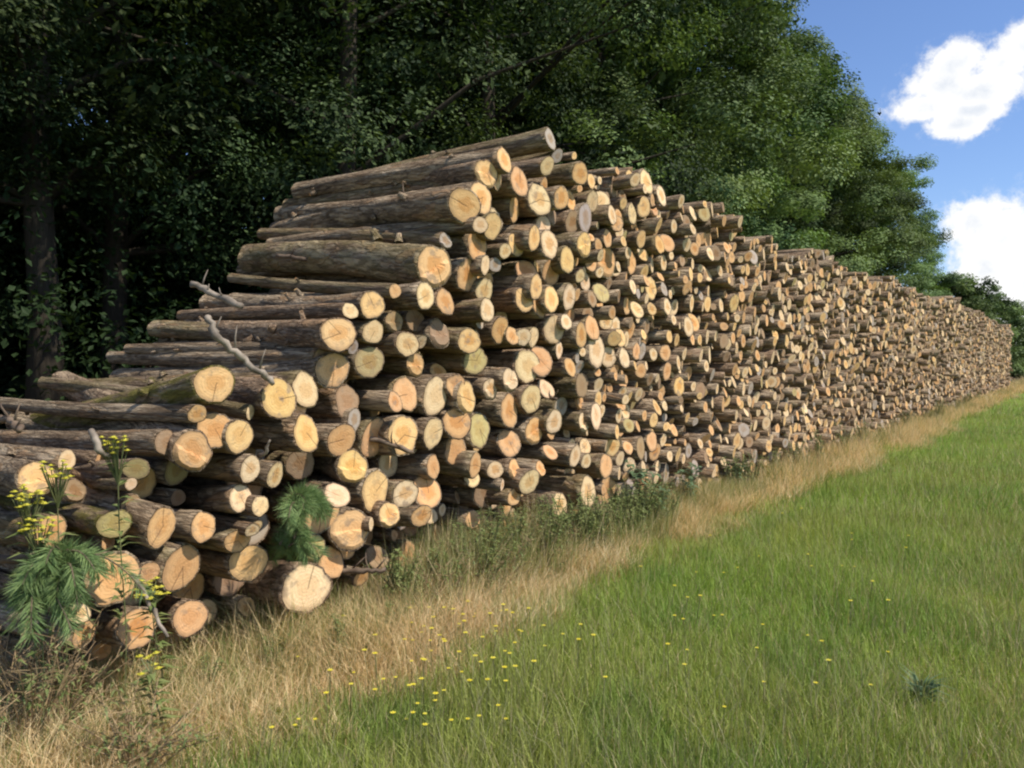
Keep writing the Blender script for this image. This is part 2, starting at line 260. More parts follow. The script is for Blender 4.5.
    (6.94, 0.826, -0.004, 0.093, 'Y', 3.2, 1.4, 2.1, 0),
]


R_TOP_PTS = [(1.70, 1.11), (1.86, 1.17), (2.04, 1.25), (2.29, 1.28), (2.65, 1.42), (3.44, 1.74), (3.86, 1.93), (4.34, 2.22), (4.66, 2.63), (5.15, 3.03), (5.85, 3.37), (6.25, 3.28), (6.69, 3.25), (7.71, 3.45), (8.71, 3.42), (9.60, 3.34), (10.65, 3.36), (11.89, 3.20), (14.57, 3.32), (18.49, 3.28), (23.20, 3.35), (28.39, 3.38), (36.24, 3.33), (45.64, 3.12)]
_ts, _tz = zip(*R_TOP_PTS)
def top_of(s):
    return np.interp(s, _ts, _tz)

S0, S1, DS = 6.3, 50.5, 0.02
grid = np.arange(S0, S1, DS)
CLS = np.array([0.045, 0.058, 0.072, 0.085, 0.098, 0.112, 0.13])
CW = np.array([0.10, 0.15, 0.20, 0.22, 0.17, 0.11, 0.05]); CW = CW / CW.sum()
Hh = np.repeat(CLS[:, None], len(grid), 1) + 0.02 + np.interp(grid, np.arange(S0, S1, .4), rng.uniform(0, .12, len(np.arange(S0, S1, .4))))[None]
def drop_update(s, z, r):
    i0 = max(0, int((s - r - .14 - S0) / DS)); i1 = min(len(grid), int((s + r + .14 - S0) / DS) + 2)
    if i1 <= i0: return
    dx = np.abs(grid[i0:i1] - s)
    for c, rc in enumerate(CLS):
        q = (r + rc) ** 2 - dx ** 2
        m = q > 0
        if m.any():
            seg = Hh[c, i0:i1]
            seg[m] = np.maximum(seg[m], z + np.sqrt(q[m]))
def overlaps(s, z, r, arr):
    return bool(len(arr)) and bool((np.hypot(arr[:, 0] - s, arr[:, 1] - z) < (arr[:, 2] + r) * .93).any())
hero = np.array([(l[0], l[1], l[3]) for l in LOGS])
topg = top_of(grid) + 0.06 * np.sin(grid * 2.3) + 0.05 * np.sin(grid * 0.9 + 1) + np.interp(grid, np.arange(S0, S1 + 1, .5), rng.normal(0, .09, len(np.arange(S0, S1 + 1, .5))))
packed = []
near_hero = hero[hero[:, 0] > 5.6]
alive = np.ones(len(CLS), bool)
bias = [np.interp(grid, np.arange(S0 - 1, S1 + 1, .33), rng.uniform(-.22, .22, len(np.arange(S0 - 1, S1 + 1, .33)))) for _ in range(8)]
for c, rc in enumerate(CLS):
    Hh[c][Hh[c] + rc > topg] = 1e3
while alive.any():
    c = rng.choice(len(CLS), p=CW)
    if not alive[c]:
        c = int(np.nonzero(alive)[0][0])
    i = int(np.argmin(Hh[c] + bias[len(packed) // 700 % 8]))
    z = Hh[c, i]
    if z > 50: alive[c] = False; continue
    s = grid[i]; rc = CLS[c]; r = rc * rng.uniform(.74, .96)
    if s < 8.4 and overlaps(s, z, r, near_hero):        # that spot is taken: build up past it
        Hh[c, i] = z + .03
        if Hh[c, i] + rc > topg[i]: Hh[c, i] = 1e3
        continue
    packed.append((s, z, r))
    drop_update(s, z, rc)
    i0 = max(0, i - 16); i1 = min(len(grid), i + 17)
    for cc, rr in enumerate(CLS):
        seg = Hh[cc, i0:i1]; seg[seg + rr > topg[i0:i1]] = 1e3
packed = np.array(packed)

# logs set deeper in the gaps
allc = np.concatenate([hero, packed[packed[:, 0] < 12]])
cand = np.stack([rng.uniform(1.95, 11, 26000), rng.uniform(0.05, 3.5, 26000)], 1)
cand = cand[cand[:, 1] < top_of(cand[:, 0]) - .10]
gap = np.full(len(cand), 9.0)
for a in allc: gap = np.minimum(gap, np.hypot(cand[:, 0] - a[0], cand[:, 1] - a[1]) - a[2])
gap = np.minimum(gap, cand[:, 1] - 0.0)
fills = []
while True:
    i = int(np.argmax(gap)); g = gap[i]
    if g < 0.042: break
    r = min(g * .99, rng.uniform(.075, .115))
    fills.append((cand[i, 0], cand[i, 1], r))
    gap = np.minimum(gap, np.hypot(cand[:, 0] - cand[i, 0], cand[:, 1] - cand[i, 1]) - r)

def pick_tone(p): return 'YPOBGM'[rng.choice(6, p=p)]
ALL = []      # s z w r tone yaw pitch L moss
for l in LOGS:
    yaw = max(-13, min(13, l[5])); pit = max(-9, min(8, l[6]))
    if l[0] < 4.2 and abs(yaw) < 8 and not l[8] and l[1] < top_of(l[0]) - .32: yaw += rng.normal(0, 5); pit += rng.normal(0, 1.8)
    ALL.append([l[0], l[1], l[2], l[3], l[4], yaw, pit, l[7], l[8]])
for s, z, r in fills:
    shallow = rng.random() < (.12 if s < 7 else .4)
    w = rng.uniform(-.14, -.03) if shallow else rng.uniform(-.55, -.2)
    ALL.append([s, z, w, r, pick_tone([.14, .2, .3, .2, .13, .03]), rng.normal(0, 4 if s < 4.2 else 2), rng.normal(-.6, 1.4 if s < 4.2 else 1), rng.uniform(1.4, 2.1), 0])
for s, z, r in packed:
    sg = np.interp(s, [7, 9, 14, 30], [.06, .042, .027, .022])
    w = rng.normal(0, sg) + (rng.uniform(.03, .16) if rng.random() < .08 else 0) - (rng.uniform(.05, .24) if rng.random() < .17 else 0)
    w += 0.05 * math.sin(s * .7) + 0.03 * math.sin(s * 2.1)
    far = float(np.interp(s, [9, 30], [0, 1]))
    pk = np.array([.18, .36, .27, .10, .07, .02]) * (1 - far) + np.array([.10, .28, .24, .24, .13, .01]) * far
    ALL.append([s, z, max(-.28, min(.3, w)), r, pick_tone(pk), rng.normal(0, 2.2) + (rng.normal(0, 7) if rng.random() < .08 else 0), rng.normal(0, 1.4), rng.uniform(2.0, 2.4), 0])
def eye_dist(l):
    p = P(l[0], l[2], l[1] - 1.665); return p.length
def in_frame(l):
    p = P(l[0], l[2], l[1]); u = p.x / p.y if p.y > .1 else -9
    return u > -.62
order = sorted(range(len(ALL)), key=lambda i: -ALL[i][3] / eye_dist(ALL[i]) * (1 if in_frame(ALL[i]) else .2) * (1.5 if i < len(LOGS) else 1) * (1.0 if ALL[i][2] > -.12 else .8))
chosen = sorted(order[:300]); rest = sorted(order[300:])
print('logs', len(ALL), 'packed', len(packed), 'fills', len(fills))

# ---- log meshes for the individuals
def make_log_meshes(seed):
    rr = random.Random(seed); K, SEG, L = 28, 26, 2.2
    ph = [rr.uniform(0, 6.28) for _ in range(4)]
    def shape(th): return 1 + .055 * math.cos(2 * th + ph[0]) + .035 * math.cos(3 * th + ph[1]) + .018 * math.cos(5 * th + ph[2])
    bx, by = rr.uniform(-.05, .05), rr.uniform(-.04, .04)
    tl = (rr.gauss(0, .15), rr.gauss(0, .14) + .05)
    taper = rr.uniform(.80, .97)
    swell = rr.uniform(0, .10)
    vs, lp, disc, fs, mi = [], [], [], [], []
    def ctr(z): t = z / L; return bx * math.sin(math.pi * t), by * math.sin(math.pi * t)
    def put(x, y, z, dx=0.0, dy=0.0):
        vs.append((x, y, z)); lp.append((x, y, z)); disc.append((dx, dy, 0)); return len(vs) - 1
    rings = []
    for j in range(SEG + 1):
        t = j / SEG; z = L * (t ** 1.15); row = []; cx, cy = ctr(z)
        for i in range(K):
            th = 2 * math.pi * i / K
            nz = mnoise.noise(Vector((math.cos(th) * 2.2 + seed * 9, math.sin(th) * 2.2, z * 3.5))) * .065 + mnoise.noise(Vector((math.cos(th) * 6 + seed, math.sin(th) * 6, z * 9))) * .06
            r = .1 * (1 + (taper - 1) * t + swell * math.exp(-t * 9)) * (shape(th) + nz)
            x, y = cx + r * math.cos(th), cy + r * math.sin(th)
            zz = z + ((tl[0] * x + tl[1] * y) if j == 0 else 0)
            row.append(put(x, y, zz, math.cos(th), math.sin(th)))
        rings.append(row)
    for j in range(SEG):
        for i in range(K):
            a, b = rings[j], rings[j + 1]
            fs.append((a[(i + 1) % K], a[i], b[i], b[(i + 1) % K])); mi.append(0)
    inner = []
    for i in range(K):
        x, y, z = vs[rings[0][i]]
        inner.append(put(x * .915, y * .915, tl[0] * x * .915 + tl[1] * y * .915 + .002, math.cos(2 * math.pi * i / K), math.sin(2 * math.pi * i / K)))
    for i in range(K):
        fs.append((rings[0][i], rings[0][(i + 1) % K], inner[(i + 1) % K], inner[i])); mi.append(0)
    fs.append(tuple(reversed(rings[-1]))[::-1]); mi.append(1)
    # branch stubs
    for _ in range(rr.choice([2, 3, 4, 6, 8])):
        z = rr.uniform(.25, 2.0); th = rr.uniform(0, 6.28); r0 = rr.uniform(.012, .024); ln = rr.uniform(.02, .07)
        cx, cy = ctr(z); o = Vector((cx + .088 * math.cos(th), cy + .088 * math.sin(th), z)); dr = Vector((math.cos(th), math.sin(th), rr.uniform(.2, .9))).normalized()
        a = dr.cross(Vector((0, 0, 1))).normalized(); b = dr.cross(a); rows = []
        for q, rq in ((0, 1.4), (.5, 1.0), (1, .85)):
            rows.append([put(*(o + dr * (q * ln + .005) + (a * math.cos(6.283 * i / 8) + b * math.sin(6.283 * i / 8)) * r0 * rq), math.cos(6.283 * i / 8) * .5, math.sin(6.283 * i / 8) * .5) for i in range(8)])
        for q in range(2):
            for i in range(8):
                fs.append((rows[q][i], rows[q][(i + 1) % 8], rows[q + 1][(i + 1) % 8], rows[q + 1][i])); mi.append(0)
        fs.append(tuple(rows[2])); mi.append(1)
    by_k = {}
    for f, m in zip(fs, mi): by_k.setdefault(len(f), ([], []))[0].append(f); by_k[len(f)][1].append(m)
    polys = [np.array(v[0]) for v in by_k.values()]; midx = [m for v in by_k.values() for m in v[1]]
    bark = mesh_np('log', vs, polys, [BARK, CUT], {'lp': ('FLOAT_VECTOR', lp), 'disc': ('FLOAT_VECTOR', disc)}, midx, smooth=[len(f) == 4 and m == 0 for v in [0] for f, m in [(f, m) for kk in by_k.values() for f, m in zip(kk[0], kk[1])]])
    # sawn face: rings of vertices, a slight saw step on some
    step = rr.random() < .35; sy = rr.uniform(-.03, .03); sd = rr.uniform(.008, .02)
    v2, d2, f2 = [], [], []
    RAD = [1, .8, .6, .4, .2]
    for q in RAD:
        for i in range(K):
            x, y, z = vs[inner[i]]
            x, y = x * q, y * q
            zz = tl[0] * x + tl[1] * y - .0015 + mnoise.noise(Vector((x * 60 + seed, y * 60, 3))) * .0018
            if step and y < sy and q < 1: zz -= sd
            v2.append((x, y, zz)); th = 2 * math.pi * i / K; d2.append((q * math.cos(th), q * math.sin(th), 0))
    v2.append((0, 0, -.0015)); d2.append((0, 0, 0)); cidx = len(v2) - 1
    q4, q3 = [], []
    for a in range(len(RAD) - 1):
        for i in range(K):
            q4.append((a * K + i, a * K + (i + 1) % K, (a + 1) * K + (i + 1) % K, (a + 1) * K + i))
    for i in range(K): q3.append(((len(RAD) - 1) * K + i, (len(RAD) - 1) * K + (i + 1) % K, cidx))
    # flip so that the face looks along -z
    q4 = np.array(q4)[:, ::-1]; q3 = np.array(q3)[:, ::-1]
    face = mesh_np('sawn_face', v2, [q4, q3], [CUT], {'disc': ('FLOAT_VECTOR', d2)})
    return bark, face
LOG_MESH = [make_log_meshes(100 + i) for i in range(16)]

def log_matrix(s, z, w, yaw, pit):
    ay, ap = R(yaw), R(pit)
    zdir = (-W2 * math.cos(ay) + D2 * math.sin(ay)) * math.cos(ap) + Vector((0, 0, math.sin(ap)))
    x = (-D2); x = (x - zdir * x.dot(zdir)).normalized(); y = zdir.cross(x)
    m = Matrix((x, y, zdir)).transposed().to_4x4(); m.translation = P(s, w, z)
    return m

# ---- wording that singles each log out
def size_word(r): return 'thin' if r < .05 else 'slim' if r < .075 else 'medium' if r < .1 else 'thick' if r < .125 else 'very thick'
TONE_WORD = {'Y': 'honey-yellow', 'P': 'cream', 'O': 'orange-tan', 'B': 'dull brown', 'G': 'greyish', 'M': 'olive-stained'}
def zone(l):
    s, z = l[0], l[1]; t = float(top_of(s))
    sec = ('at the low end of the stack' if s < 3.2 else 'on the lower slope' if s < 4.3 else 'on the upper slope' if s < 5.5 else 'under the peak' if s < 6.9 else 'just past the peak' if s < 8.2 else 'further along the stack')
    hgt = 'in the top rows' if z > t - .35 else 'near the grass' if z < .42 else 'high up' if z > t * .66 else 'low down' if z < t * .36 else 'midway up'
    return sec, hgt
def relations(i, idx):
    l = ALL[i]; best = {}
    for j in idx:
        if j == i: continue
        m = ALL[j]; dx, dz = m[0] - l[0], m[1] - l[1]; dist = math.hypot(dx, dz)
        if dist > l[3] + m[3] + .10: continue
        rel = ('under' if dz > 0 else 'above') if abs(dz) > abs(dx) else ('on the low-end side of' if dx > 0 else 'on the far side of')
        best.setdefault(rel, []).append((dist, f'{size_word(m[3])} {TONE_WORD[m[4]]}'))
    return {(rel, min(v)[1]) for rel, v in best.items()}
SPECIAL = {0: 'greenish mossy log with honey-yellow end jutting out over the low end of the stack',
           1: 'thick pale orange log end pointing forward just below the jutting mossy log',
           13: 'biggest orange log end beside the green needle branch at the low end',
           12: 'big round orange-tan log end near the grass between two smaller ends',
           21: 'long grey-barked log lying behind yellow flowers at the low end',
           20: 'mossy dark log sloping down behind the yellow flowers, olive cut end',
           25: 'topmost log of the stack, long bark side showing, at the very peak',
           26: 'long log with upright oval yellow end, second below the peak',
           27: 'long thick barked log with orange-yellow oval end under the peak logs',
           28: 'long slim grey log lying straight on top of the thickest barked log',
           29: 'thickest long barked log of the slope with slanted bright yellow cut',
           30: 'long thin log under the thickest barked log, small orange end',
           36: 'long barked log with round yellow end midway down the slope',
           45: 'dark barked log lying behind the bare pale stick on the slope',
           47: 'thick yellow log end touched by the foot of the bare pale stick',
           76: 'big yellow-orange oval log end above the grass beside the weeds'}
labels = {}
base_of = {}; rel_of = {}
for i in chosen:
    l = ALL[i]; sec, hgt = zone(l)
    jut = 'jutting ' if l[2] > .14 else 'recessed ' if l[2] < -.13 else ''
    base_of[i] = (f'{jut}{size_word(l[3])} {TONE_WORD[l[4]]} log', sec, hgt); rel_of[i] = relations(i, chosen)
def words_n(t): return len(t.split())
groups = {}
for i in chosen: groups.setdefault(base_of[i], []).append(i)
for b, mem in groups.items():
    for i in mem:
        opts = sorted(rel_of[i])
        uniq = [o for o in opts if not any(o in rel_of[j] for j in mem if j != i)]
        head, sec, hgt = b
        if len(mem) == 1: labels[i] = f'{head} end {sec}, {hgt}'
        elif uniq:
            o = uniq[0]; cands = [f'{head} {sec}, {hgt}, {o[0]} a {o[1]} one' for o in uniq]
            cands = [c for c in cands if words_n(c) <= 16]
            if cands: labels[i] = cands[0]
    for i in mem:
        if i in labels: continue
        opts = sorted(rel_of[i]); head, sec, hgt = b
        for p in range(len(opts)):
            for q in range(p + 1, len(opts)):
                if i in labels or any({opts[p], opts[q]} <= rel_of[j] for j in mem if j != i): continue
                c_ = f'{head} {sec}, {opts[p][0]} a {opts[p][1]} and {opts[q][0]} a {opts[q][1]} one'
                if words_n(c_) <= 16: labels[i] = c_
    left = sorted([i for i in mem if i not in labels], key=lambda i: ALL[i][0])
    ORD = ['first', 'second', 'third', 'fourth', 'fifth', 'sixth', 'seventh', 'eighth', 'ninth', 'tenth', 'eleventh', 'twelfth']
    allm = sorted(mem, key=lambda i: ALL[i][0])
    for i in left: labels[i] = f"{b[0]} {b[1].replace(' of the stack', '')}, {b[2]}, {ORD[min(11, allm.index(i))]} from low end"
for i in chosen:
    if words_n(labels[i]) > 16: labels[i] = labels[i].replace('recessed ', '').replace('jutting ', '').replace(', in the top rows', ' top').replace(', low down', ' low').replace(', high up', ' high').replace(', midway up', '').replace(', near the grass', '').replace('further along the stack', 'further along')
for k_, v_ in SPECIAL.items():
    if k_ in chosen: labels[k_] = v_

for q, i in enumerate(chosen):
    s, z, w, r, tone, yaw, pit, L, moss = ALL[i]
    bark, face = LOG_MESH[rng.integers(len(LOG_MESH))]
    o = link(bpy.data.objects.new('log', bark))
    c = link(bpy.data.objects.new('sawn_face', face), o)
    roll = rng.normal(0, .35)
    o.matrix_world = log_matrix(s, z, w, yaw, pit) @ Matrix.Rotation(roll, 4, 'Z') @ Matrix.Diagonal((r / .1, r / .1, L / 2.2, 1))
    jit = rng.uniform(.86, 1.1); tc = TONES[tone]
    o.color = c.color = (tc[0] * jit, tc[1] * jit * rng.uniform(.96, 1.03), tc[2] * jit * rng.uniform(.88, 1.08), 1)
    o['moss'] = float(moss) if moss else float(rng.choice([0, 0, 0, .35]))
    tag(o, labels[i], 'log', 'logs in the stack')

# ---- the rest of the stack in one object
def build_mass(idx):
    K, J = 12, 4
    V, LP, DI, RN, CO = [], [], [], [], []
    N = len(idx)
    th = np.arange(K) / K * 2 * np.pi
    for i in idx:
        s, z, w, r, tone, yaw, pit, L, moss = ALL[i]
        m = np.array(log_matrix(s, z, w, yaw, pit))
        ph = rng.uniform(0, 6.28, 3)
        sh = 1 + rng.uniform(.02, .15) * np.cos(2 * th + ph[0]) + .055 * np.cos(3 * th + ph[1])
        tl = rng.normal(0, .20, 2)
        pts = []
        for t in (0., .12, .5, 1.):
            rr = r * sh * (1 - .12 * t) * (1 + rng.normal(0, .02, K))
            p = np.stack([rr * np.cos(th), rr * np.sin(th), np.full(K, t * L)], 1)
            if t == 0: p[:, 2] += tl[0] * p[:, 0] + tl[1] * p[:, 1]
            pts.append(p)
        cap = pts[0] * np.array([.92, .92, .92]); cap[:, 2] -= .002
        pts.append(cap)
        loc = np.concatenate(pts)
        V.append(loc @ m[:3, :3].T + m[:3, 3]); LP.append(loc)
        dd = np.stack([np.cos(th), np.sin(th), np.zeros(K)], 1); DI.append(np.tile(dd, (J + 1, 1)))
        rn = rng.random(); RN.append(np.full(K * (J + 1), rn))
        jit = rng.uniform(.8, 1.1); tc = np.array(TONES[tone]) * jit; CO.append(np.tile(np.append(tc, 1), (K * (J + 1), 1)))
    base = (np.arange(N) * K * (J + 1))[:, None, None]
    i0 = np.arange(K); i1 = (i0 + 1) % K
    quads = []
    for j in range(J - 1): quads.append(np.stack([j * K + i1, j * K + i0, (j + 1) * K + i0, (j + 1) * K + i1], 1))
    quads.append(np.stack([i0, i1, J * K + i1, J * K + i0], 1))
    q = np.concatenate(quads)[None] + base; q = q.reshape(-1, 4)
    caps = (J * K + i0[::-1])[None, None] + base; caps = caps.reshape(-1, K)
    back = ((J - 1) * K + i0)[None, None] + base; back = back.reshape(-1, K)
    mi = np.concatenate([np.zeros(len(q)), np.ones(len(caps) + len(back))])
    sm = np.concatenate([np.ones(len(q), bool), np.zeros(len(caps) + len(back), bool)])
    me = mesh_np('log_stack', np.concatenate(V), [q, caps, back], [BARK_M, CUT_M],
                 {'lp': ('FLOAT_VECTOR', np.concatenate(LP)), 'disc': ('FLOAT_VECTOR', np.concatenate(DI)), 'rnd': ('FLOAT', np.concatenate(RN)), 'col': ('FLOAT_COLOR', np.concatenate(CO))}, mi, sm)
    o = link(bpy.data.objects.new('log_stack', me))
    tag(o, 'long stack of small far log ends running back along the wood edge', 'logs', kind='stuff')
build_mass(rest)

# ------------------------------------------------------------------ ground
def ground_z(x, y):
    return 0.03 * np.sin(x * .9 + 1) * np.sin(y * .7) + 0.02 * np.sin(x * 2.1 + y * 1.7)
def ground_mat():
    k = NT('meadow_soil')
    pos = k.n('ShaderNodeNewGeometry').outputs['Position']
    w = k.math('ADD', k.vmath('DOT_PRODUCT', pos, tuple(W2)), STAND)
    n1 = k.noise(pos, .55, 4.0); n2 = k.noise(pos, 9.0, 5.0, .7); n3 = k.noise(pos, .05, 3.0)
    green = k.mix(k.step(n1, .35, .65), (0.11, 0.18, 0.03), (0.165, 0.22, 0.045))
    green = k.mix(k.math('MULTIPLY', k.step(n2, .5, .75), .5), green, (0.20, 0.19, 0.075))
    straw = k.mix(n2, (0.22, 0.145, 0.062), (0.40, 0.275, 0.125))
    edge = k.math('SUBTRACT', 1.0, k.step(k.math('ADD', w, k.math('MULTIPLY', k.math('SUBTRACT', n1, .5), 1.3)),   .55, 1.0))
    c = k.mix(edge, green, straw)
    under = k.math('SUBTRACT', 1.0, k.step(w, -.9, -.2))
    c = k.mix(under, c, k.mix(n2, (0.045, 0.032, 0.02), (0.10, 0.075, 0.045)))
    return k.finish(k.principled(c, 1.0, 0.05, k.bump(n2, .6, .05)))
gx = np.concatenate([-np.geomspace(900, 30, 14), np.linspace(-25, 45, 141), np.geomspace(50, 900, 14)])
gy = np.concatenate([-np.geomspace(600, 8, 10), np.linspace(-5, 60, 131), np.geomspace(64, 1500, 18)])
GX, GY = np.meshgrid(gx, gy); fade = np.exp(-np.hypot(GX, GY) / 60)
GZ = ground_z(GX, GY) * fade
nx, ny = len(gx), len(gy); ii = (np.arange(ny - 1)[:, None] * nx + np.arange(nx - 1)[None]).ravel()
me = mesh_np('meadow', np.stack([GX.ravel(), GY.ravel(), GZ.ravel()], 1), [np.stack([ii, ii + 1, ii + nx + 1, ii + nx], 1)], [ground_mat()], smooth=True)
tag(link(bpy.data.objects.new('meadow', me)), 'green meadow ground with a dry margin beside the log stack', 'meadow', kind='structure')

# distant fields and hedge line
def flat_mat(name, a, b, sc):
    k = NT(name); pos = k.n('ShaderNodeNewGeometry').outputs['Position']
    return k.finish(k.principled(k.mix(k.noise(pos, sc, 4.0), a, b), 1.0, 0.05))
def field(name, pts, z, mat, label):
    xs = [(p[0], p[1], z) for p in pts]
    me = mesh_np(name, xs, [np.array([list(range(len(xs)))])], [mat])
    tag(link(bpy.data.objects.new(name, me)), label, 'field', kind='structure')
field('far_field', [(110, 210), (420, 190), (520, 420), (190, 430)], .35, flat_mat('pale_stubble', (0.25, 0.26, 0.13), (0.36, 0.33, 0.19), .05), 'pale field beyond the meadow under the far hedge line')

# ------------------------------------------------------------------ grass
def blade_mat():
    k = NT('grass_blades')
    c = k.attr('bcol').outputs['Color']
    df = k.principled(c, .55, .25)
    tr = k.n('ShaderNodeBsdfTranslucent', {'Color': k.mix(1.0, c, (1.0, 1.0, .6), 'MULTIPLY')}).outputs[0]
    return k.finish(k.n('ShaderNodeMixShader', {0: .3, 1: df, 2: tr}).outputs[0])
GRASS = blade_mat()
def vnoise(x, y, sc, seed):
    """cheap smooth value noise"""
    r2 = np.random.default_rng(seed); T = r2.random((64, 64))
    x = x * sc; y = y * sc; xi = np.floor(x).astype(int); yi = np.floor(y).astype(int); fx = x - xi; fy = y - yi
    fx = fx * fx * (3 - 2 * fx); fy = fy * fy * (3 - 2 * fy)
    g = lambda a, b: T[a % 64, b % 64]
    return (g(xi, yi) * (1 - fx) + g(xi + 1, yi) * fx) * (1 - fy) + (g(xi, yi + 1) * (1 - fx) + g(xi + 1, yi + 1) * fx) * fy
def scatter(n, y0, y1, power):
    y = (y0 ** power + rng.random(n) * (y1 ** power - y0 ** power)) ** (1 / power)
    x = y * rng.uniform(-.78, .88, n) + rng.uniform(-.8, 1.8, n)
    return x, y
def blades(name, x, y, h, wd, lean, col, label, cat, curve=.5, tri=False):
    n = len(x)
    az = rng.uniform(0, 2 * np.pi, n); fa = rng.uniform(0, 2 * np.pi, n)
    lx = np.cos(az) * lean; ly = np.sin(az) * lean
    px, py = np.cos(fa) * wd * .5, np.sin(fa) * wd * .5
    z0 = ground_z(x, y) * np.exp(-np.hypot(x, y) / 60) - .01
    def row(t, ww):
        q = t ** (1 + curve)
        return (x + lx * h * q, y + ly * h * q, z0 + h * t * (1 - .25 * lean * t), px * ww, py * ww)
    rows = [row(0, 1.0), row(.5, .85), row(1, 0)] if not tri else [row(0, 1.0), row(1, 0)]
    V = []
    for (a, b, c, u, v) in rows[:-1]:
        V += [np.stack([a - u, b - v, c], 1), np.stack([a + u, b + v, c], 1)]
    a, b, c, u, v = rows[-1]; V.append(np.stack([a, b, c], 1))
    m = len(V); VV = np.stack(V, 1).reshape(-1, 3)
    base = (np.arange(n) * m)[:, None]
    polys = []
    if not tri: polys.append(base + np.array([0, 1, 3, 2])[None])
    polys.append(base + (np.array([2, 3, 4]) if not tri else np.array([0, 1, 2]))[None])
    shade = np.ones((1, m, 1)) * 1.0
    C = np.repeat(np.concatenate([col, np.ones((n, 1))], 1)[:, None, :], m, 1).reshape(-1, 4)
    me = mesh_np(name, VV, polys, [GRASS], {'bcol': ('FLOAT_COLOR', C)})
    tag(link(bpy.data.objects.new(name, me)), label, cat, kind='stuff')

def meadow_edge(x, y):
    s, w = to_sw(x, y)
    return w - .13 * np.clip((5.6 - y) / 1.8, 0, 1) + (vnoise(x, y, .9, 3) - .5) * .75 + (vnoise(x, y, 3.1, 4) - .5) * .35
def green_cols(x, y, n):
    p = vnoise(x, y, .5, 7)[:, None]; q = vnoise(x, y, 1.9, 8)[:, None]
    a = np.array([.24, .345, .06]); b = np.array([.41, .44, .115]); d = np.array([.16, .28, .055])
    c = a * (1 - p) + b * p; c = np.where(q > .55, c * .55 + d * .45, c)
    c *= rng.uniform(.75, 1.3, (n, 1)) * (.80 + .40 * vnoise(x, y, .33, 17)[:, None])
    dry = rng.random((n, 1)) < (.07 + .11 * vnoise(x, y, .8, 12) + .20 * np.clip((x / np.maximum(y, 1) - .42) * 6, 0, 1))[:, None]
    return np.where(dry, np.array([.52, .44, .22]) * rng.uniform(.7, 1.1, (n, 1)), c)
for name, n, y0, y1, pw, hw, tri in (('grass', 245000, 2.2, 8.5, .75, (.13, .0042), False), ('grass', 170000, 8, 24, .5, (.15, .009), True), ('grass', 70000, 22, 75, .5, (.17, .024), True)):
    x, y = scatter(n, y0, y1, pw); e = meadow_edge(x, y); keep = (e > .62) | ((e > .1) & (rng.random(n) < .22))
    x, y, e = x[keep], y[keep], e[keep]; m = len(x)
    tall = rng.random(m) < .07
    h = hw[0] * rng.uniform(.45, 1.3, m) * (.7 + .7 * vnoise(x, y, 1.3, 9)); h[tall] *= 1.9
    wd = hw[1] * rng.uniform(.6, 1.4, m); wd[tall] *= .5
    col = green_cols(x, y, m); col[tall] = np.array([.40, .37, .20]) * rng.uniform(.7, 1.1, (tall.sum(), 1))
    blades(name, x, y, h, wd, np.abs(rng.normal(.35, .25, m)), col, {2.2: 'short green meadow grass growing in front', 8: 'green meadow grass in the middle distance', 22: 'smooth far green meadow grass'}[y0], 'grass', tri=tri)
for n, y0, y1, pw, wd0, tri in ((120000, 2.4, 9, .7, .0032, False), (80000, 8, 30, .4, .008, True), (30000, 28, 85, .4, .022, True)):
    x = np.empty(0); y = np.empty(0)
    # along the strip at the stack's foot
    yy = (y0 ** pw + rng.random(n) * (y1 ** pw - y0 ** pw)) ** (1 / pw); ww = rng.uniform(-.55, 1.45, n)
    s = (yy - (FOOT.y + W2.y * ww)) / D2.y
    x = FOOT.x + D2.x * s + W2.x * ww; y = yy; e = meadow_edge(x, y)
    keep = (e < .82) & (rng.random(n) < np.interp(e, [-.5, -.1, .2, .66, .88], [.25, .5, 1, .85, .2])); x, y, e = x[keep], y[keep], e[keep]; m = len(x)
    cl = vnoise(x, y, 2.2, 21)
    h = rng.uniform(.16, .40, m) * (.6 + .8 * cl) * np.interp(e, [-.3, .2, .6, .9], [1.2, 1.05, .75, .5]) * np.interp(y, [3.5, 4.4, 5.6], [.75, .85, 1.05]); wd = wd0 * rng.uniform(.6, 1.4, m)
    base = np.array([.80, .60, .31]); pale = np.array([.90, .75, .46]); red = np.array([.74, .50, .27]); grn = np.array([.22, .26, .075])
    t = vnoise(x, y, 1.1, 22)[:, None]; col = base * (1 - t) + np.where(rng.random((m, 1)) < .5, pale, red) * t
    g = rng.random((m, 1)) < np.interp(e, [-.3, .2, .4, .85], [.45, .25, .10, .22])[:, None]; col = np.where(g, grn, col) * rng.uniform(.75, 1.15, (m, 1))
    blades('dry_grass', x, y, h, wd, np.abs(rng.normal(.55, .3, m)), col, {2.4: 'straw-coloured dry grass along the foot of the low slope', 8: 'straw-coloured dry grass past the peak of the stack', 28: 'thin far band of straw-coloured dry grass'}[y0], 'dry grass', tri=tri, curve=.8)

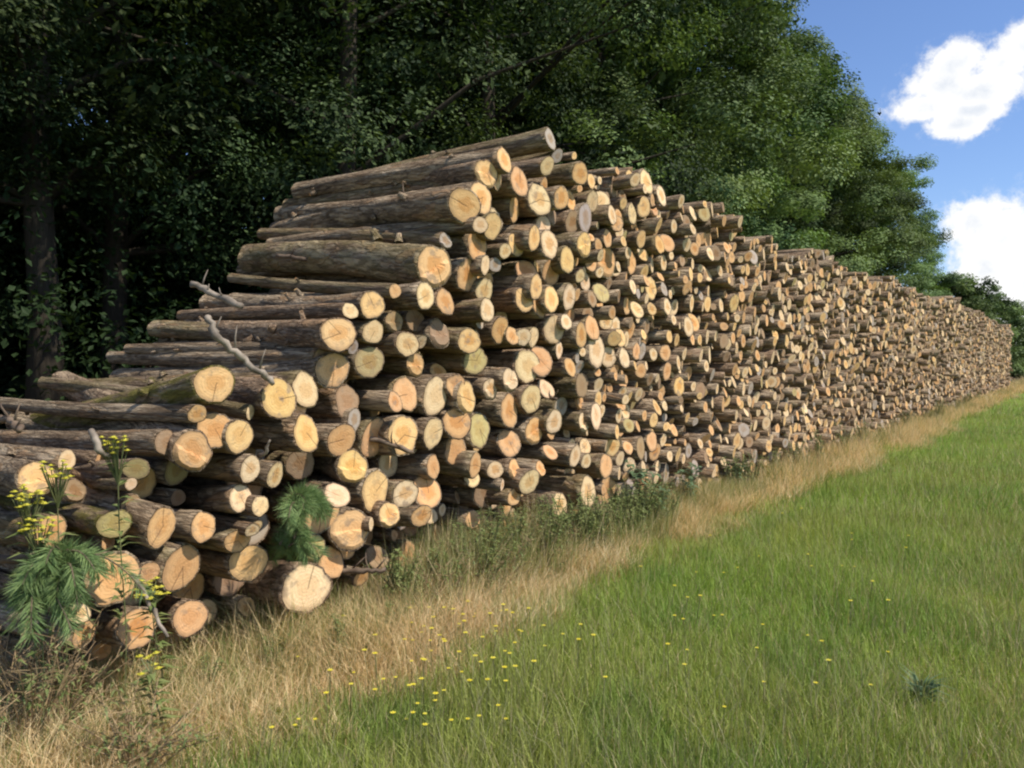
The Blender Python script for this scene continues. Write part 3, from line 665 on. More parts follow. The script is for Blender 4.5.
for n, y0, y1, wd0, tri in ((26000, 3.2, 10, .0045, False), (22000, 9.5, 40, .011, True)):
    yy = (y0 ** .6 + rng.random(n) * (y1 ** .6 - y0 ** .6)) ** (1 / .6); ww = rng.uniform(-.12, .50, n)
    s = (yy - (FOOT.y + W2.y * ww)) / D2.y; x = FOOT.x + D2.x * s + W2.x * ww; y = yy
    keep = rng.random(n) < np.clip(vnoise(x, y, 1.7, 31) * 1.7 - .25, .05, 1); x, y = x[keep], y[keep]; m = len(x)
    h = rng.uniform(.22, .58, m) * (.6 + .7 * vnoise(x, y, 1.2, 32)) * np.interp(y, [3, 4.3, 5.2, 7, 8.5, 11], [.4, .45, 1.0, 1.05, .65, .55]); t = rng.random((m, 1))
    col = np.where(t < .45, np.array([.26, .30, .09]), np.where(t < .7, np.array([.46, .42, .18]), np.array([.76, .60, .34]))) * rng.uniform(.7, 1.15, (m, 1))
    blades('tall_grass', x, y, h, wd0 * rng.uniform(.6, 1.4, m), np.abs(rng.normal(.3, .2, m)), col, {3.2: 'tall olive and straw grass against the lowest log ends of the slope', 9.5: 'tall olive and straw grass against the far log ends'}[y0], 'tall grass', tri=tri)

# ------------------------------------------------------------------ trees
def leaf_mat(name, a, b, trans=.22, spec=.12):
    k = NT(name)
    t = k.attr('tint').outputs['Fac']; rnd = k.n('ShaderNodeObjectInfo').outputs['Random']
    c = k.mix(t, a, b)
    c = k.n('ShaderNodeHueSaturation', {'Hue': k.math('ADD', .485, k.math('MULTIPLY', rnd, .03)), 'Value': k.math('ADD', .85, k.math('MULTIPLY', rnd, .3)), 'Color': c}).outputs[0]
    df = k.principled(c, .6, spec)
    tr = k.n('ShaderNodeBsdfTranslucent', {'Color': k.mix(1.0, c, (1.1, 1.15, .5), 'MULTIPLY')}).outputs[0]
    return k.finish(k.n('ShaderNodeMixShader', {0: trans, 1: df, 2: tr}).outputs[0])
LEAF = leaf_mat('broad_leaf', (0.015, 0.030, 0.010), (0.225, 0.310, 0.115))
def trunk_mat():
    k = NT('tree_bark'); tc = k.n('ShaderNodeTexCoord').outputs['Object']
    v = k.vmath('MULTIPLY', tc, (9, 9, 1.6)); nn = k.noise(v, 1.6, 5.0, .65)
    return k.finish(k.principled(k.mix(nn, (0.03, 0.025, 0.018), (0.085, 0.07, 0.052)), .95, .1, k.bump(nn, .8, .04)))
TRUNK = trunk_mat()

def leaves_np(centers, radii, counts, size, flat=.6, tints=None, seed=0, bough=None):
    r2 = np.random.default_rng(seed)
    idx = np.repeat(np.arange(len(centers)), counts); n = len(idx)
    dr = r2.normal(0, 1, (n, 3)); dr /= np.linalg.norm(dr, axis=1)[:, None]
    rad = r2.random(n) ** .45
    off = dr * rad[:, None] * radii[idx][:, None]; off[:, 2] *= flat
    off[:, 2] -= .10 * np.hypot(off[:, 0], off[:, 1]) ** 2 / np.maximum(radii[idx], .1)
    c = centers[idx] + off
    if bough is not None:
        ob = c - bough[idx]; ob /= np.maximum(np.linalg.norm(ob, axis=1), .05)[:, None]; dr = ob * 1.25 + dr * .25
    nrm = dr * .7 + np.array([0, 0, .6]) + r2.normal(0, .42, (n, 3)); nrm /= np.linalg.norm(nrm, axis=1)[:, None]
    t = np.cross(nrm, r2.normal(0, 1, (n, 3))); t /= np.linalg.norm(t, axis=1)[:, None]
    b = np.cross(nrm, t)
    L = (size * r2.uniform(.6, 1.25, n))[:, None]; Wd = L * r2.uniform(.45, .7, n)[:, None]
    v = np.stack([c - t * L * .5, c + b * Wd * .5 + nrm * L * .08, c + t * L * .5, c - b * Wd * .5 + nrm * L * .08], 1).reshape(-1, 3)
    f = (np.arange(n) * 4)[:, None] + np.arange(4)[None]
    tint = np.clip((tints[idx] if tints is not None else r2.random(n)) + r2.normal(0, .15, n), 0, 1)
    return v, f, np.repeat(tint, 4)

def make_tree(seed, H, RX, base, nclump, per, size, trunk_r, lean=.3, sag=0.0, tlo=.0, thi=.7):
    r2 = np.random.default_rng(seed); rr = random.Random(seed)
    # trunk with limbs
    mb = MB()
    bend = [(rr.uniform(-.25, .25), rr.uniform(-.25, .25)) for _ in range(6)]
    tp = [Vector((0, 0, -.3))]; 
    for i in range(1, 8):
        t = i / 7; tp.append(Vector((bend[min(i, 5)][0] * t * 2, bend[min(i, 5)][1] * t * 2, H * .88 * t)))
    mb.tube(tp, [trunk_r * (1.35 if i == 0 else 1) * (1 - .85 * i / 7) for i in range(8)], 10)
    cs, rad = [], []
    tint, bo = [], []
    nb = max(20, nclump // 11)
    for bi in range(nb):
        t = (bi + rr.random()) / nb; z = base + (H - base) * t
        prof = RX * (math.sin(math.pi * min(1, (t * .86 + .14))) ** .7) * (1 if t < .55 else 1 - .35 * (t - .55))
        q = rr.random() ** .30; a = bi * 2.4 + rr.uniform(-.5, .5)
        lob = 1 + .20 * math.sin(3 * a + seed) + .12 * math.sin(5 * a + seed * 2 + z)
        rho = prof * q * lob; bt = rr.uniform(tlo, thi); br = rr.uniform(.9, 1.7) * (1.1 - .3 * t)
        bc = (rho * math.cos(a), rho * math.sin(a), z - sag * q * max(0, .5 - t) - .35 * br)
        for _ in range(nclump // nb):
            v_ = Vector((rr.gauss(0, 1), rr.gauss(0, 1), rr.gauss(.25, .8))).normalized() * br * rr.uniform(.7, 1); v_.z *= .75
            p_ = Vector((rho * math.cos(a), rho * math.sin(a), z - sag * q * max(0, .5 - t))) + v_
            p_.z -= .06 * (v_.x ** 2 + v_.y ** 2)
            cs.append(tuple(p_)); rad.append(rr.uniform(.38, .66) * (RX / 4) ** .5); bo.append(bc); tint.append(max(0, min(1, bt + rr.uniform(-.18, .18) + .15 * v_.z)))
    cs = np.array(cs); rad = np.array(rad)
    for i in range(0, len(cs), max(1, len(cs) // 34)):
        c = Vector(cs[i]); z0 = max(base * .95, c.z - rr.uniform(.8, 2.5)); t = min(.95, z0 / (H * .88)); k0 = t * 7; a = int(k0); p0 = tp[a].lerp(tp[min(7, a + 1)], k0 - a)
        mid = p0.lerp(c, .5) + Vector((rr.uniform(-.3, .3), rr.uniform(-.3, .3), rr.uniform(-.1, .5)))
        r0 = trunk_r * .32 * (1 - .6 * t)
        mb.tube([p0, p0.lerp(mid, .6), mid, mid.lerp(c, .6), c], [r0, r0 * .8, r0 * .6, r0 * .38, .012], 5, cap=False)
    tmesh = mb.mesh('trunk', [TRUNK], smooth=True)
    cnt = np.maximum(20, (per * (rad / rad.mean()) ** 2 * r2.uniform(.7, 1.2, len(rad)))).astype(int)
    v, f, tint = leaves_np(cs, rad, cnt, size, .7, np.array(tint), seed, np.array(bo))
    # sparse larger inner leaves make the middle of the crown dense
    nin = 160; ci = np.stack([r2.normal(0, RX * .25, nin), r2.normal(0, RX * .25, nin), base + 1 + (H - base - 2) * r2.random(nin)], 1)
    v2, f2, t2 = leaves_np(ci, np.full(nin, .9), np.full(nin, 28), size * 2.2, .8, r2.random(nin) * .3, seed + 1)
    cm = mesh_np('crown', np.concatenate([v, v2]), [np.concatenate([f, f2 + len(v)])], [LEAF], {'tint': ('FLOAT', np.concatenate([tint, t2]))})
    return tmesh, cm

NEAR = [make_tree(201 + i, 17 + i * .7, 4.6, 4.3 - .3 * i, 330, 230, .09, .24, sag=1.2, thi=.18) for i in range(3)]  # near crowns tinted darker: the wood's shade is put into the leaf colour
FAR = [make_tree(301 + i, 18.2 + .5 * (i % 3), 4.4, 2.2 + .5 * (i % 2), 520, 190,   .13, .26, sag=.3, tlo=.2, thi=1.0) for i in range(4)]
def tree(meshes, s, w, rot, sc, label, group='trees of the wood edge behind the log stack', sz=1.0):
    r_ = link(bpy.data.objects.new('broadleaf_tree', None)); r_.location = P(s, w, 0); r_.rotation_euler = (0, 0, rot); r_.scale = (sc, sc, sc * sz)
    link(bpy.data.objects.new('trunk', meshes[0]), r_); link(bpy.data.objects.new('crown', meshes[1]), r_)
    tag(r_, label, 'tree', group)
TREES = [  # s, w, kind, height scale, label
    (2.6, -6.8, 0, 1.0, 'dark shaded tree at the end of the wood behind the lowest logs'),
    (6.0, -8.6, 1, 1.0, 'tree with dark trunk standing behind the low slope of the stack'),
    (10.4, -7.2, 2, 1.0, 'shaded tree with straight trunk behind the middle of the slope'),
    (14.2, -6.8, 0, 1.0, 'dark leafy tree directly behind the peak of the log stack'),
    (18.4, -6.7, 'F0', 0.96, 'tree with low hanging boughs just past the peak of the stack'),
    (22.6, -7.9, 'F1', 0.96, 'sunlit leafy tree next after the low hanging boughs past the peak'),
    (26.8, -8.2, 'F2', 0.94, 'grey-green full tree third past the peak of the stack'),
    (31.0, -8.1, 'F3', 0.87, 'full sunlit tree fourth past the peak of the stack'),
    (35.4, -8.2, 'F1', 0.86, 'tall full-crowned tree with bright top against the upper sky edge'),
    (39.8, -8.3, 'F0', 0.85, 'tall tree standing where the treetops meet the blue sky'),
    (44.2, -8.2, 'F3', 0.83, 'rounded tall tree halfway along the sky edge of the wood'),
    (48.8, -8.2, 'F2', 0.81, 'third last tall tree, its side against the sky between the two clouds'),
    (53.6, -8.2, 'F1', 0.78, 'second last tall tree before the wood drops to low bushes'),
    (58.6, -8.1, 'F3', 0.74, 'last tall tree at the far end of the wood beside the lower cloud')]
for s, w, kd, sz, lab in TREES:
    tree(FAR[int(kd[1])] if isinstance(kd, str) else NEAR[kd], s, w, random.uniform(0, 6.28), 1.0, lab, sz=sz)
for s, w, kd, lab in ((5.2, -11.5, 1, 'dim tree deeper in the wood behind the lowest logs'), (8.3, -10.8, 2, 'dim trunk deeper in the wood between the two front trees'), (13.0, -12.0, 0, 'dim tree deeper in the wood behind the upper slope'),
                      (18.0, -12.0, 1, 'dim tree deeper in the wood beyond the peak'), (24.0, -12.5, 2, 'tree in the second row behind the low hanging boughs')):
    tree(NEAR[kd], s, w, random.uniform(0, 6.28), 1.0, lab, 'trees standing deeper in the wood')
# deep wood and undergrowth: one mass
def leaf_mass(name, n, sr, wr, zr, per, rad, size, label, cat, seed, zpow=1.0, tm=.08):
    r2 = np.random.default_rng(seed)
    s = r2.uniform(*sr, n); w = r2.uniform(*wr, n); z = zr[0] + (zr[1] - zr[0]) * r2.random(n) ** zpow
    c = np.array([tuple(P(a, b, h)) for a, b, h in zip(s, w, z)])
    v, f, t = leaves_np(c, r2.uniform(rad * .6, rad * 1.3, n), np.full(n, per), size, .7, r2.random(n), seed)
    me = mesh_np(name, v, [f], [LEAF], {'tint': ('FLOAT', t * tm)})  # tint scaled down, painting the shade under the trees into these leaves
    tag(link(bpy.data.objects.new(name, me)), label, cat, kind='stuff')
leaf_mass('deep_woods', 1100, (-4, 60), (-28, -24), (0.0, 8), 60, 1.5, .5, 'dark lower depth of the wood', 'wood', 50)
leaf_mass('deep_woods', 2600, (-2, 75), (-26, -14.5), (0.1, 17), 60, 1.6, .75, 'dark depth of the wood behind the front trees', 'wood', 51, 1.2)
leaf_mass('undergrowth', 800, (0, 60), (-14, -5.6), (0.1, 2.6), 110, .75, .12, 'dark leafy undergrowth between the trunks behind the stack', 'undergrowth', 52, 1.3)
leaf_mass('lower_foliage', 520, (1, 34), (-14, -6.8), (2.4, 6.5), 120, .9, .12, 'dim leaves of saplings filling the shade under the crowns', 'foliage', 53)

# low shrubs past the tall wood
def shrub(s, w, rx, h, seed, label):
    r2 = np.random.default_rng(seed); n = 120
    a = r2.uniform(0, 6.283, n); t = r2.random(n) ** 1.3; rho = rx * np.sqrt(1 - (t * .9) ** 2) * r2.random(n) ** .4
    c = np.stack([rho * np.cos(a), rho * np.sin(a), .3 + t * (h - .5)], 1)
    v, f, tt = leaves_np(c, r2.uniform(.5, .9, n), np.full(n, 200), .22, .7, r2.random(n), seed)
    r_ = link(bpy.data.objects.new('shrub', None)); r_.location = P(s, w, 0)
    link(bpy.data.objects.new('foliage', mesh_np('foliage', v, [f], [LEAF], {'tint': ('FLOAT', tt)})), r_)
    mb = MB()
    for i in range(7): mb.tube([(0, 0, -.1), (c[i][0] * .3, c[i][1] * .3, c[i][2] * .5), tuple(c[i])], [.06, .04, .01], 5, False)
    mb.build('stems', TRUNK, r_)
    tag(r_, label, 'shrub', 'shrubs past the far end of the wood')
shrub(67.5, -5.6, 4.0, 7.4, 60, 'dense bush filling the gap under the last tall tree of the wood')
shrub(77, -5.5, 4.8, 7.9, 61, 'tallest hedgerow bush right after the last tall tree of the wood')
shrub(88, -5.2, 5.0, 7.5, 62, 'second hedgerow bush past the last tall tree')
shrub(99, -5.0, 5.2, 7.2, 63, 'middle hedgerow bush beyond the far end of the stack')
shrub(111, -4.8, 5.4, 6.2, 64, 'fourth hedgerow bush lower than the middle one')
shrub(124, -4.4, 5.4, 4.6, 65, 'lowest hedgerow bush at the tip of the far end')

# distant hedge line: reads as one mass
r2 = np.random.default_rng(71); nh = 260
hx = r2.uniform(150, 560, nh); hy = 430 + r2.uniform(-6, 6, nh); hz = r2.uniform(.5, 7.5, nh) * (.7 + .3 * np.sin(hx * .05))
v, f, t = leaves_np(np.stack([hx, hy, hz], 1), r2.uniform(3, 6, nh), np.full(nh, 70), 1.3, .7, r2.random(nh), 72)
tag(link(bpy.data.objects.new('far_hedge', mesh_np('far_hedge', v, [f], [LEAF], {'tint': ('FLOAT', t)}))), 'dark line of far trees across the distant fields', 'far trees', kind='stuff')

# ------------------------------------------------------------------ small plants and sticks at the foot of the stack
def simple_leaf(name, a, b, trans=.25, spec=.3):
    k = NT(name); rnd = k.n('ShaderNodeObjectInfo').outputs['Random']; pos = k.n('ShaderNodeNewGeometry').outputs['Position']
    c = k.mix(k.step(k.noise(pos, 14.0, 3.0), .3, .7), a, b)
    df = k.principled(c, .55, spec); tr = k.n('ShaderNodeBsdfTranslucent', {'Color': c}).outputs[0]
    return k.finish(k.n('ShaderNodeMixShader', {0: trans, 1: df, 2: tr}).outputs[0])
WEED = simple_leaf('weed_leaf', (0.13, 0.18, 0.05), (0.25, 0.28, 0.10))
TEAL = simple_leaf('bluish_leaf', (0.10, 0.165, 0.075), (0.18, 0.25, 0.13))
NEEDLE = simple_leaf('needle_green', (0.145, 0.23, 0.075), (0.25, 0.34, 0.125))
YELLOW = simple_leaf('yellow_petal', (0.72, 0.60, 0.04), (0.78, 0.68, 0.09), .15, .2)
STEMG = simple_leaf('green_stem', (0.10, 0.12, 0.04), (0.17, 0.17, 0.07), .05)
GREYT = simple_leaf('withered_stem', (0.23, 0.155, 0.085), (0.42, 0.30, 0.16), 0.0, .1)
STRAWM = simple_leaf('dead_stem', (0.20, 0.13, 0.07), (0.34, 0.24, 0.13), .1, .1)
PALE = simple_leaf('bare_wood', (0.15, 0.12, 0.09), (0.34, 0.28, 0.215), 0.0, .2)
TWIG = simple_leaf('twig_bark', (0.10, 0.07, 0.05), (0.22, 0.16, 0.11), 0.0, .1)

# bare sticks leaning on the logs
def stick(name, pts, rad, mat, label, cat='stick', stub=True):
    rr = random.Random(label); mb = MB(); P2, R2 = [], []
    for i in range(len(pts) - 1):
        a, b = Vector(pts[i]), Vector(pts[i + 1])
        for q in range(5):
            t = q / 5; j = max(rad) * .45
            P2.append(a.lerp(b, t) + Vector((rr.uniform(-j, j), rr.uniform(-j, j), rr.uniform(-j, j)))); R2.append((rad[i] * (1 - t) + rad[i + 1] * t) * rr.uniform(.8, 1.15))
    P2.append(Vector(pts[-1])); R2.append(rad[-1] * .8); mb.tube(P2, R2, 9)
    if stub:
        for t in (.2, .45, .7):
            q = P2[int(t * len(P2))]; d_ = Vector((rr.uniform(-.5, .5), rr.uniform(-.5, .2), rr.uniform(.2, 1))).normalized() * rr.uniform(.04, .13)
            mb.tube([q, q + d_ * .6, q + d_ + Vector((.01, 0, .01))], [.007, .005, .002], 5)
    tag(mb.build(name, mat, smooth=True), label, cat)
stick('bare_stick', [P(2.628,-0.02,1.863), P(2.644,0.03,1.772), P(2.760,0.06,1.665), P(2.850,0.12,1.576), P(2.904,0.14,1.523)], [.019,.021,.020,.019,.016], PALE, 'bare pale crooked stick leaning across the logs of the lower slope')
stick('bare_stick', [P(3.043,-0.75,2.102), P(3.081,-0.60,2.038), P(3.126,-0.40,1.962)], [.018,.02,.022], PALE, 'short pale branch end poking out behind the slope above the crooked stick')
stick('twig', [P(2.913,-0.05,1.096), P(2.887,0.10,1.163), P(2.882,0.14,1.229)], [.012,.01,.006], PALE, 'small pale hooked twig between orange log ends low on the slope', 'twig', False)
stick('twig', [P(2.133,0.10,0.674), P(2.141,0.22,0.549), P(2.144,0.35,0.428)], [.012,.012,.008], PALE, 'thin pale twig leaning from the lowest log ends into the dry grass', 'twig', False)
stick('twig', [P(1.942,0.12,1.348), P(1.941,0.16,1.272), P(1.999,0.16,1.223)], [.016,.016,.01], PALE, 'pale broken twig on the long grey log above the yellow flowers', 'twig', False)
stick('twig', [P(1.613,0.00,0.828), P(1.724,0.10,0.837), P(1.870,0.10,0.825)], [.018,.018,.012], TWIG, 'brown twig lying behind the green needle branch', 'twig', False)
stick('broken_branch', [P(4.435,-1.20,2.390), P(4.351,-1.30,2.422), P(4.268,-1.48,2.443)], [.014,.016,.018], TWIG, 'thin branch lying along the barked logs of the upper slope', 'branch')
stick('broken_branch', [P(4.811,-0.40,2.796), P(4.750,-0.50,2.835), P(4.690,-0.68,2.860)], [.014,.016,.018], TWIG, 'short grey branch stub standing between the long logs near the peak', 'branch')
stick('broken_branch', [P(7.624,0.15,3.154), P(7.608,0.05,3.131), P(7.593,-0.13,3.116)], [.014,.016,.018], TWIG, 'thin broken branch jutting out past the peak of the stack', 'branch')
stick('broken_branch', [P(4.017,0.12,1.059), P(3.894,0.02,1.125), P(3.771,-0.16,1.168)], [.014,.016,.018], TWIG, 'short broken branch across two log ends on the slope', 'branch')
stick('broken_branch', [P(3.680,0.20,0.383), P(3.601,0.10,0.379), P(3.521,-0.08,0.377)], [.014,.016,.018], TWIG, 'broken grey piece of branch lying at the slope foot in the weeds', 'branch')
stick('broken_branch', [P(5.752,0.12,1.318), P(5.801,0.02,1.342), P(5.850,-0.16,1.358)], [.014,.016,.018], TWIG, 'thin dark branch wedged between log ends under the peak', 'branch')
stick('broken_branch', [P(1.747,-0.10,1.351), P(1.768,-0.20,1.375), P(1.789,-0.38,1.392)], [.014,.016,.018], TWIG, 'knobbly branch end on top of the long grey log', 'branch')


def needle_branch(loc, size, seed, label, droop=.6, rot=0):
    rr = random.Random(seed)
    root = link(bpy.data.objects.new('conifer_branch', None)); root.location = loc; root.rotation_euler = (0, 0, rot)
    st, nd = MB(), MB()
    for b in range(17):
        a = rr.uniform(-1.3, 1.3) - 1.57 + .6; ln = size * rr.uniform(.35, .85)
        pts = [Vector((rr.uniform(-.05, .05), rr.uniform(-.03, .03), rr.uniform(-.03, .06)))]
        dr = Vector((math.cos(b * 1.9) * rr.uniform(.2, 1), math.sin(a) * .55, .35 + rr.uniform(-.2, .4)))
        for q in range(6): pts.append(pts[-1] + dr * ln / 6); dr.z -= droop / 6 * 1.7
        st.tube(pts, [.007, .006, .005, .004, .003, .0025, .002], 5, False)
        for q in range(230):
            t = rr.random() ** .8 * 5.99; i = int(t); p = pts[i].lerp(pts[i + 1], t - i); ax = (pts[i + 1] - pts[i]).normalized()
            o = Vector((rr.gauss(0, 1), rr.gauss(0, 1), rr.gauss(0, 1))); o = (o - ax * o.dot(ax)).normalized()
            nd.leaf(p, ax * rr.uniform(.5, 1.1) + o * .8 + Vector((0, 0, rr.uniform(-.5, .1))), o.cross(ax), rr.uniform(.05, .10), .0032, .05)
    st.build('twigs', TWIG, root); nd.build('needles', NEEDLE, root)
    tag(root, label, 'conifer branch', 'cut green conifer branches')
needle_branch(P(1.753,0.22,0.806), .42, 5, 'large green needle branch drooping over the lowest logs beside yellow flowers', 1.0, .4)
needle_branch(P(1.659,0.15,0.717), .36, 15, 'darker green needle branch hanging at the end of the stack', 1.1, 2.0)
needle_branch(P(3.035,0.16,0.850), .30, 6, 'green needle tuft hanging between orange log ends on the lower slope', .8, 1.2)
needle_branch(P(2.961,0.18,0.665), .28, 7, 'small needle spray just under the green needle tuft', 1.0, 2.9)


def leafy_weed(h, seed, mat, n_stem=5, leaf=.075, spread=.22):
    rr = random.Random(seed); st, lf = MB(), MB()
    for i in range(n_stem):
        a = rr.uniform(0, 6.283); sp = spread * rr.uniform(.3, 1); hh = h * rr.uniform(.6, 1)
        pts = [Vector((rr.uniform(-.05, .05), rr.uniform(-.05, .05), -.02))]
        for q in range(1, 6):
            t = q / 5; pts.append(Vector((math.cos(a) * sp * t * t + pts[0].x, math.sin(a) * sp * t * t + pts[0].y, hh * t * (1 - .12 * t))))
        st.tube(pts, [.006, .005, .0045, .004, .003, .002], 5, False)
        for q in range(26):
            t = .4 + rr.random() * 4.5; k = int(t); p = pts[k].lerp(pts[k + 1], t - k); b = rr.uniform(0, 6.283)
            lf.leaf(p, (math.cos(b), math.sin(b), rr.uniform(-.15, .5)), (0, 0, 1), leaf * rr.uniform(.5, 1.2), leaf * .5 * rr.uniform(.6, 1.1), .2)
    return st.mesh('stem', [STEMG]), lf.mesh('foliage', [mat])
def plant(name, meshes, loc, rot, sc, label, cat, group):
    r_ = link(bpy.data.objects.new(name, None)); r_.location = loc; r_.rotation_euler = (0, 0, rot); r_.scale = (sc,) * 3
    link(bpy.data.objects.new('stem', meshes[0]), r_); link(bpy.data.objects.new('foliage', meshes[1]), r_)
    tag(r_, label, cat, group); return r_
RAGW = simple_leaf('ragwort_petal', (0.55, 0.50, 0.05), (0.70, 0.63, 0.10), .2, .1)
def ragwort(s, w, h, seed, label):
    rr = random.Random(seed); r_ = link(bpy.data.objects.new('yellow_ragwort', None)); r_.location = P(s, w, 0)
    st, lf = MB(), MB()
    top = Vector((rr.uniform(-.05, .05), rr.uniform(-.05, .05), h))
    pts = [Vector((0, 0, -.02)), top * .35 + Vector((.02, 0, 0)), top * .7, top]
    st.tube(pts, [.003, .003, .003, .002], 6)
    for i in range(34):
        t = rr.uniform(.1, 1) ** .6 * .95; p = Vector((0, 0, 0)).lerp(top, t); a = rr.uniform(0, 6.283)
        lf.leaf(p, (math.cos(a), math.sin(a), .3), (0, 0, 1), rr.uniform(.05, .11), .028, .25)
    heads = []
    for i in range(24 if h > .4 else 7):
        a = rr.uniform(0, 6.283); q = top + Vector((math.cos(a) * rr.uniform(.01, .08), math.sin(a) * rr.uniform(.01, .08), rr.uniform(-.05, .03)))
        st.tube([top * .86, q], [.003, .002], 4, False); heads.append(q)
    st.build('stem', STEMG, r_); lf.build('foliage', WEED, r_)
    for q in heads:
        fb = MB()
        for i in range(11):
            a = 6.283 * i / 11 + rr.uniform(-.1, .1); fb.leaf(q, (math.cos(a), math.sin(a), .25), (0, 0, 1), rr.uniform(.015, .023), .010, .1)
        fb.tube([q, q + Vector((0, 0, .008))], [.008, .006], 7); fb.build('flower_head', RAGW, r_)
    tag(r_, label, 'flower', 'yellow flowering weeds at the end of the stack')
ragwort(2.046, 0.16, 1.285, 120, 'tallest yellow flower cluster, in front of the long grey log')
ragwort(1.793, 0.14, 1.200, 60, 'yellow flower cluster beside the sloping mossy log')
ragwort(1.670, 0.14, 1.115, 30, 'yellow flower cluster between the upper clusters and the needle branch')
ragwort(1.644, 0.24, 0.988, 36, 'lowest yellow flower cluster, on top of the large needle branch')
ragwort(2.010, 0.5, 0.388, 160, 'single small yellow flower cluster in the dry grass below the lowest logs')
ragwort(2.204, 0.2, 0.618, 160, 'sparse yellow-green flower stem between the two big round log ends')

WM = [leafy_weed(.62, 80 + i, WEED, 8, .05, .2) for i in range(4)]
TM = [leafy_weed(.75, 90 + i, TEAL, 8, .10, .25) for i in range(2)]
plant('leafy_weed', TM[0], P(7.197,0.16,0), 4, 1.13, 'tall bluish-green weed climbing the log ends past the slope', 'weed', 'bluish weeds along the stack')
plant('leafy_weed', TM[0], P(8.341,0.18,0), 0, 0.93, 'bluish-green weed beside the tall one, nearer the far end', 'weed', 'bluish weeds along the stack')
plant('leafy_weed', TM[0], P(7.340,0.3,0), 0, 0.73, 'short bluish weed in front of the tall climbing one', 'weed', 'bluish weeds along the stack')
plant('leafy_weed', TM[0], P(9.735,0.2,0), 0, 0.67, 'small bluish-green weed third along the foot of the stack', 'weed', 'bluish weeds along the stack')

def weed_at(i, s, w, sc, label): plant('leafy_weed', WM[i % 4], P(s, w, 0), i * 1.7, sc, label, 'weed', 'green weeds at the foot of the stack')
for i in range(90):
    s = 2.3 + 5.4 * (i / 90) ** .9 + random.uniform(-.12, .12); w = random.uniform(.08, .40)
    if s > 3.6 or i % 3 == 0: weed_at(i, s, w, random.uniform(.6, 1.15) if s > 3.7 else random.uniform(.4, .6), 'green leafy weed in the tangle at the foot of the slope')
for i in range(34):
    s = 9.5 + 26 * (i / 34) ** 1.3 + random.uniform(-.3, .3)
    weed_at(i, s, random.uniform(.08, .3), random.uniform(.6, 1.15), 'green weed growing against the log ends further along the stack')
def dead_weed(s, w, h, seed, label):
    rr = random.Random(seed); r_ = link(bpy.data.objects.new('dead_weed', None)); r_.location = P(s, w, 0); st, lf = MB(), MB()
    for i in range(34):
        a = rr.uniform(0, 6.283); sp = rr.uniform(.05, .9) * h; hh = h * rr.uniform(.25, 1.05)
        e = Vector((math.cos(a) * sp, math.sin(a) * sp, hh)); m_ = e * .5 + Vector((rr.uniform(-.03, .03), rr.uniform(-.03, .03), .04))
        st.tube([(0, 0, -.02), m_, e], [.004, .003, .0015], 4, False)
        for q in range(5):
            p = m_.lerp(e, rr.random()); b = rr.uniform(0, 6.283); x = Vector((math.cos(b), math.sin(b), rr.uniform(.1, .8))) * rr.uniform(.04, .1)
            st.tube([p, p + x], [.002, .001], 3, False)
        for q in range(7):
            p = m_.lerp(e, rr.uniform(-.3, 1)); b = rr.uniform(0, 6.283); lf.leaf(p, (math.cos(b), math.sin(b), rr.uniform(-.6, .3)), (0, 0, 1), rr.uniform(.02, .05), .014, .4)
    st.build('stem', GREYT, r_); lf.build('foliage', STRAWM if seed % 2 else WEED, r_); tag(r_, label, 'dead weed', 'withered brown weeds')
dead_weed(1.819, 0.62, 0.38, 134, 'withered brown twiggy weed in the dry grass below the lowest logs')
dead_weed(1.665, 0.12, 0.62, 30, 'dark brown tangle of dead stems at the very end of the stack')
dead_weed(1.846, 0.0, 0.5, 60, 'brown dead stems under the large needle branch')
dead_weed(1.670, -0.1, 0.5, 5, 'dead brush beyond the end of the logs')
dead_weed(4.582, 0.32, 0.42, 490, 'withered stalks among the green weeds at the slope foot')
dead_weed(3.977, 0.3, 0.4, 430, 'brown seed stalks beside the lowest orange log ends')
dead_weed(5.240, 0.3, 0.45, 540, 'brown stalks where the weeds meet the dry grass under the peak')

# bluish thistle rosette in the meadow
tb = MB(); rr = random.Random(4)
for i in range(90):
    a = rr.uniform(0, 6.283); e = rr.uniform(.3, 2.4)
    tb.leaf((math.cos(a) * .02, math.sin(a) * .02, .01 + rr.random() * .1), (math.cos(a), math.sin(a), e), (0, 0, 1), rr.uniform(.06, .16), .009, .35)
th = link(bpy.data.objects.new('thistle', None)); th.location = (1.95, 3.95, -.03)
tb.build('foliage', TEAL, th); sb = MB(); sb.tube([(0, 0, -.02), (0, 0, .16)], [.01, .006], 6); sb.build('stem', STEMG, th)
tag(th, 'darker green thistle tuft standing alone in the short green grass', 'thistle')
# small yellow flowers dotted through the grass
def flower_meshes(seed):
    rr = random.Random(seed); st, fb = MB(), MB(); h = .16
    q = Vector((rr.uniform(-.02, .02), rr.uniform(-.02, .02), h)); st.tube([(0, 0, -.01), q * .5, q], [.002, .0018, .0015], 4, False)
    for i in range(6):
        a = 6.283 * i / 6; fb.leaf(q, (math.cos(a), math.sin(a), .45), (0, 0, 1), .013, .011, .1)
    fb.tube([q, q + Vector((0, 0, .005))], [.004, .003], 6)
    return st.mesh('stem', [STEMG]), fb.mesh('bloom', [YELLOW])
FM = [flower_meshes(i) for i in range(3)]
def wild(x, y, sc, label):
    r_ = link(bpy.data.objects.new('yellow_flower', None)); r_.location = (x, y, float(ground_z(x, y)) * .95); r_.rotation_euler = (0, 0, random.uniform(0, 6)); r_.scale = (sc,) * 3
    m_ = random.choice(FM); link(bpy.data.objects.new('stem', m_[0]), r_); link(bpy.data.objects.new('bloom', m_[1]), r_)
    tag(r_, label, 'flower', label)
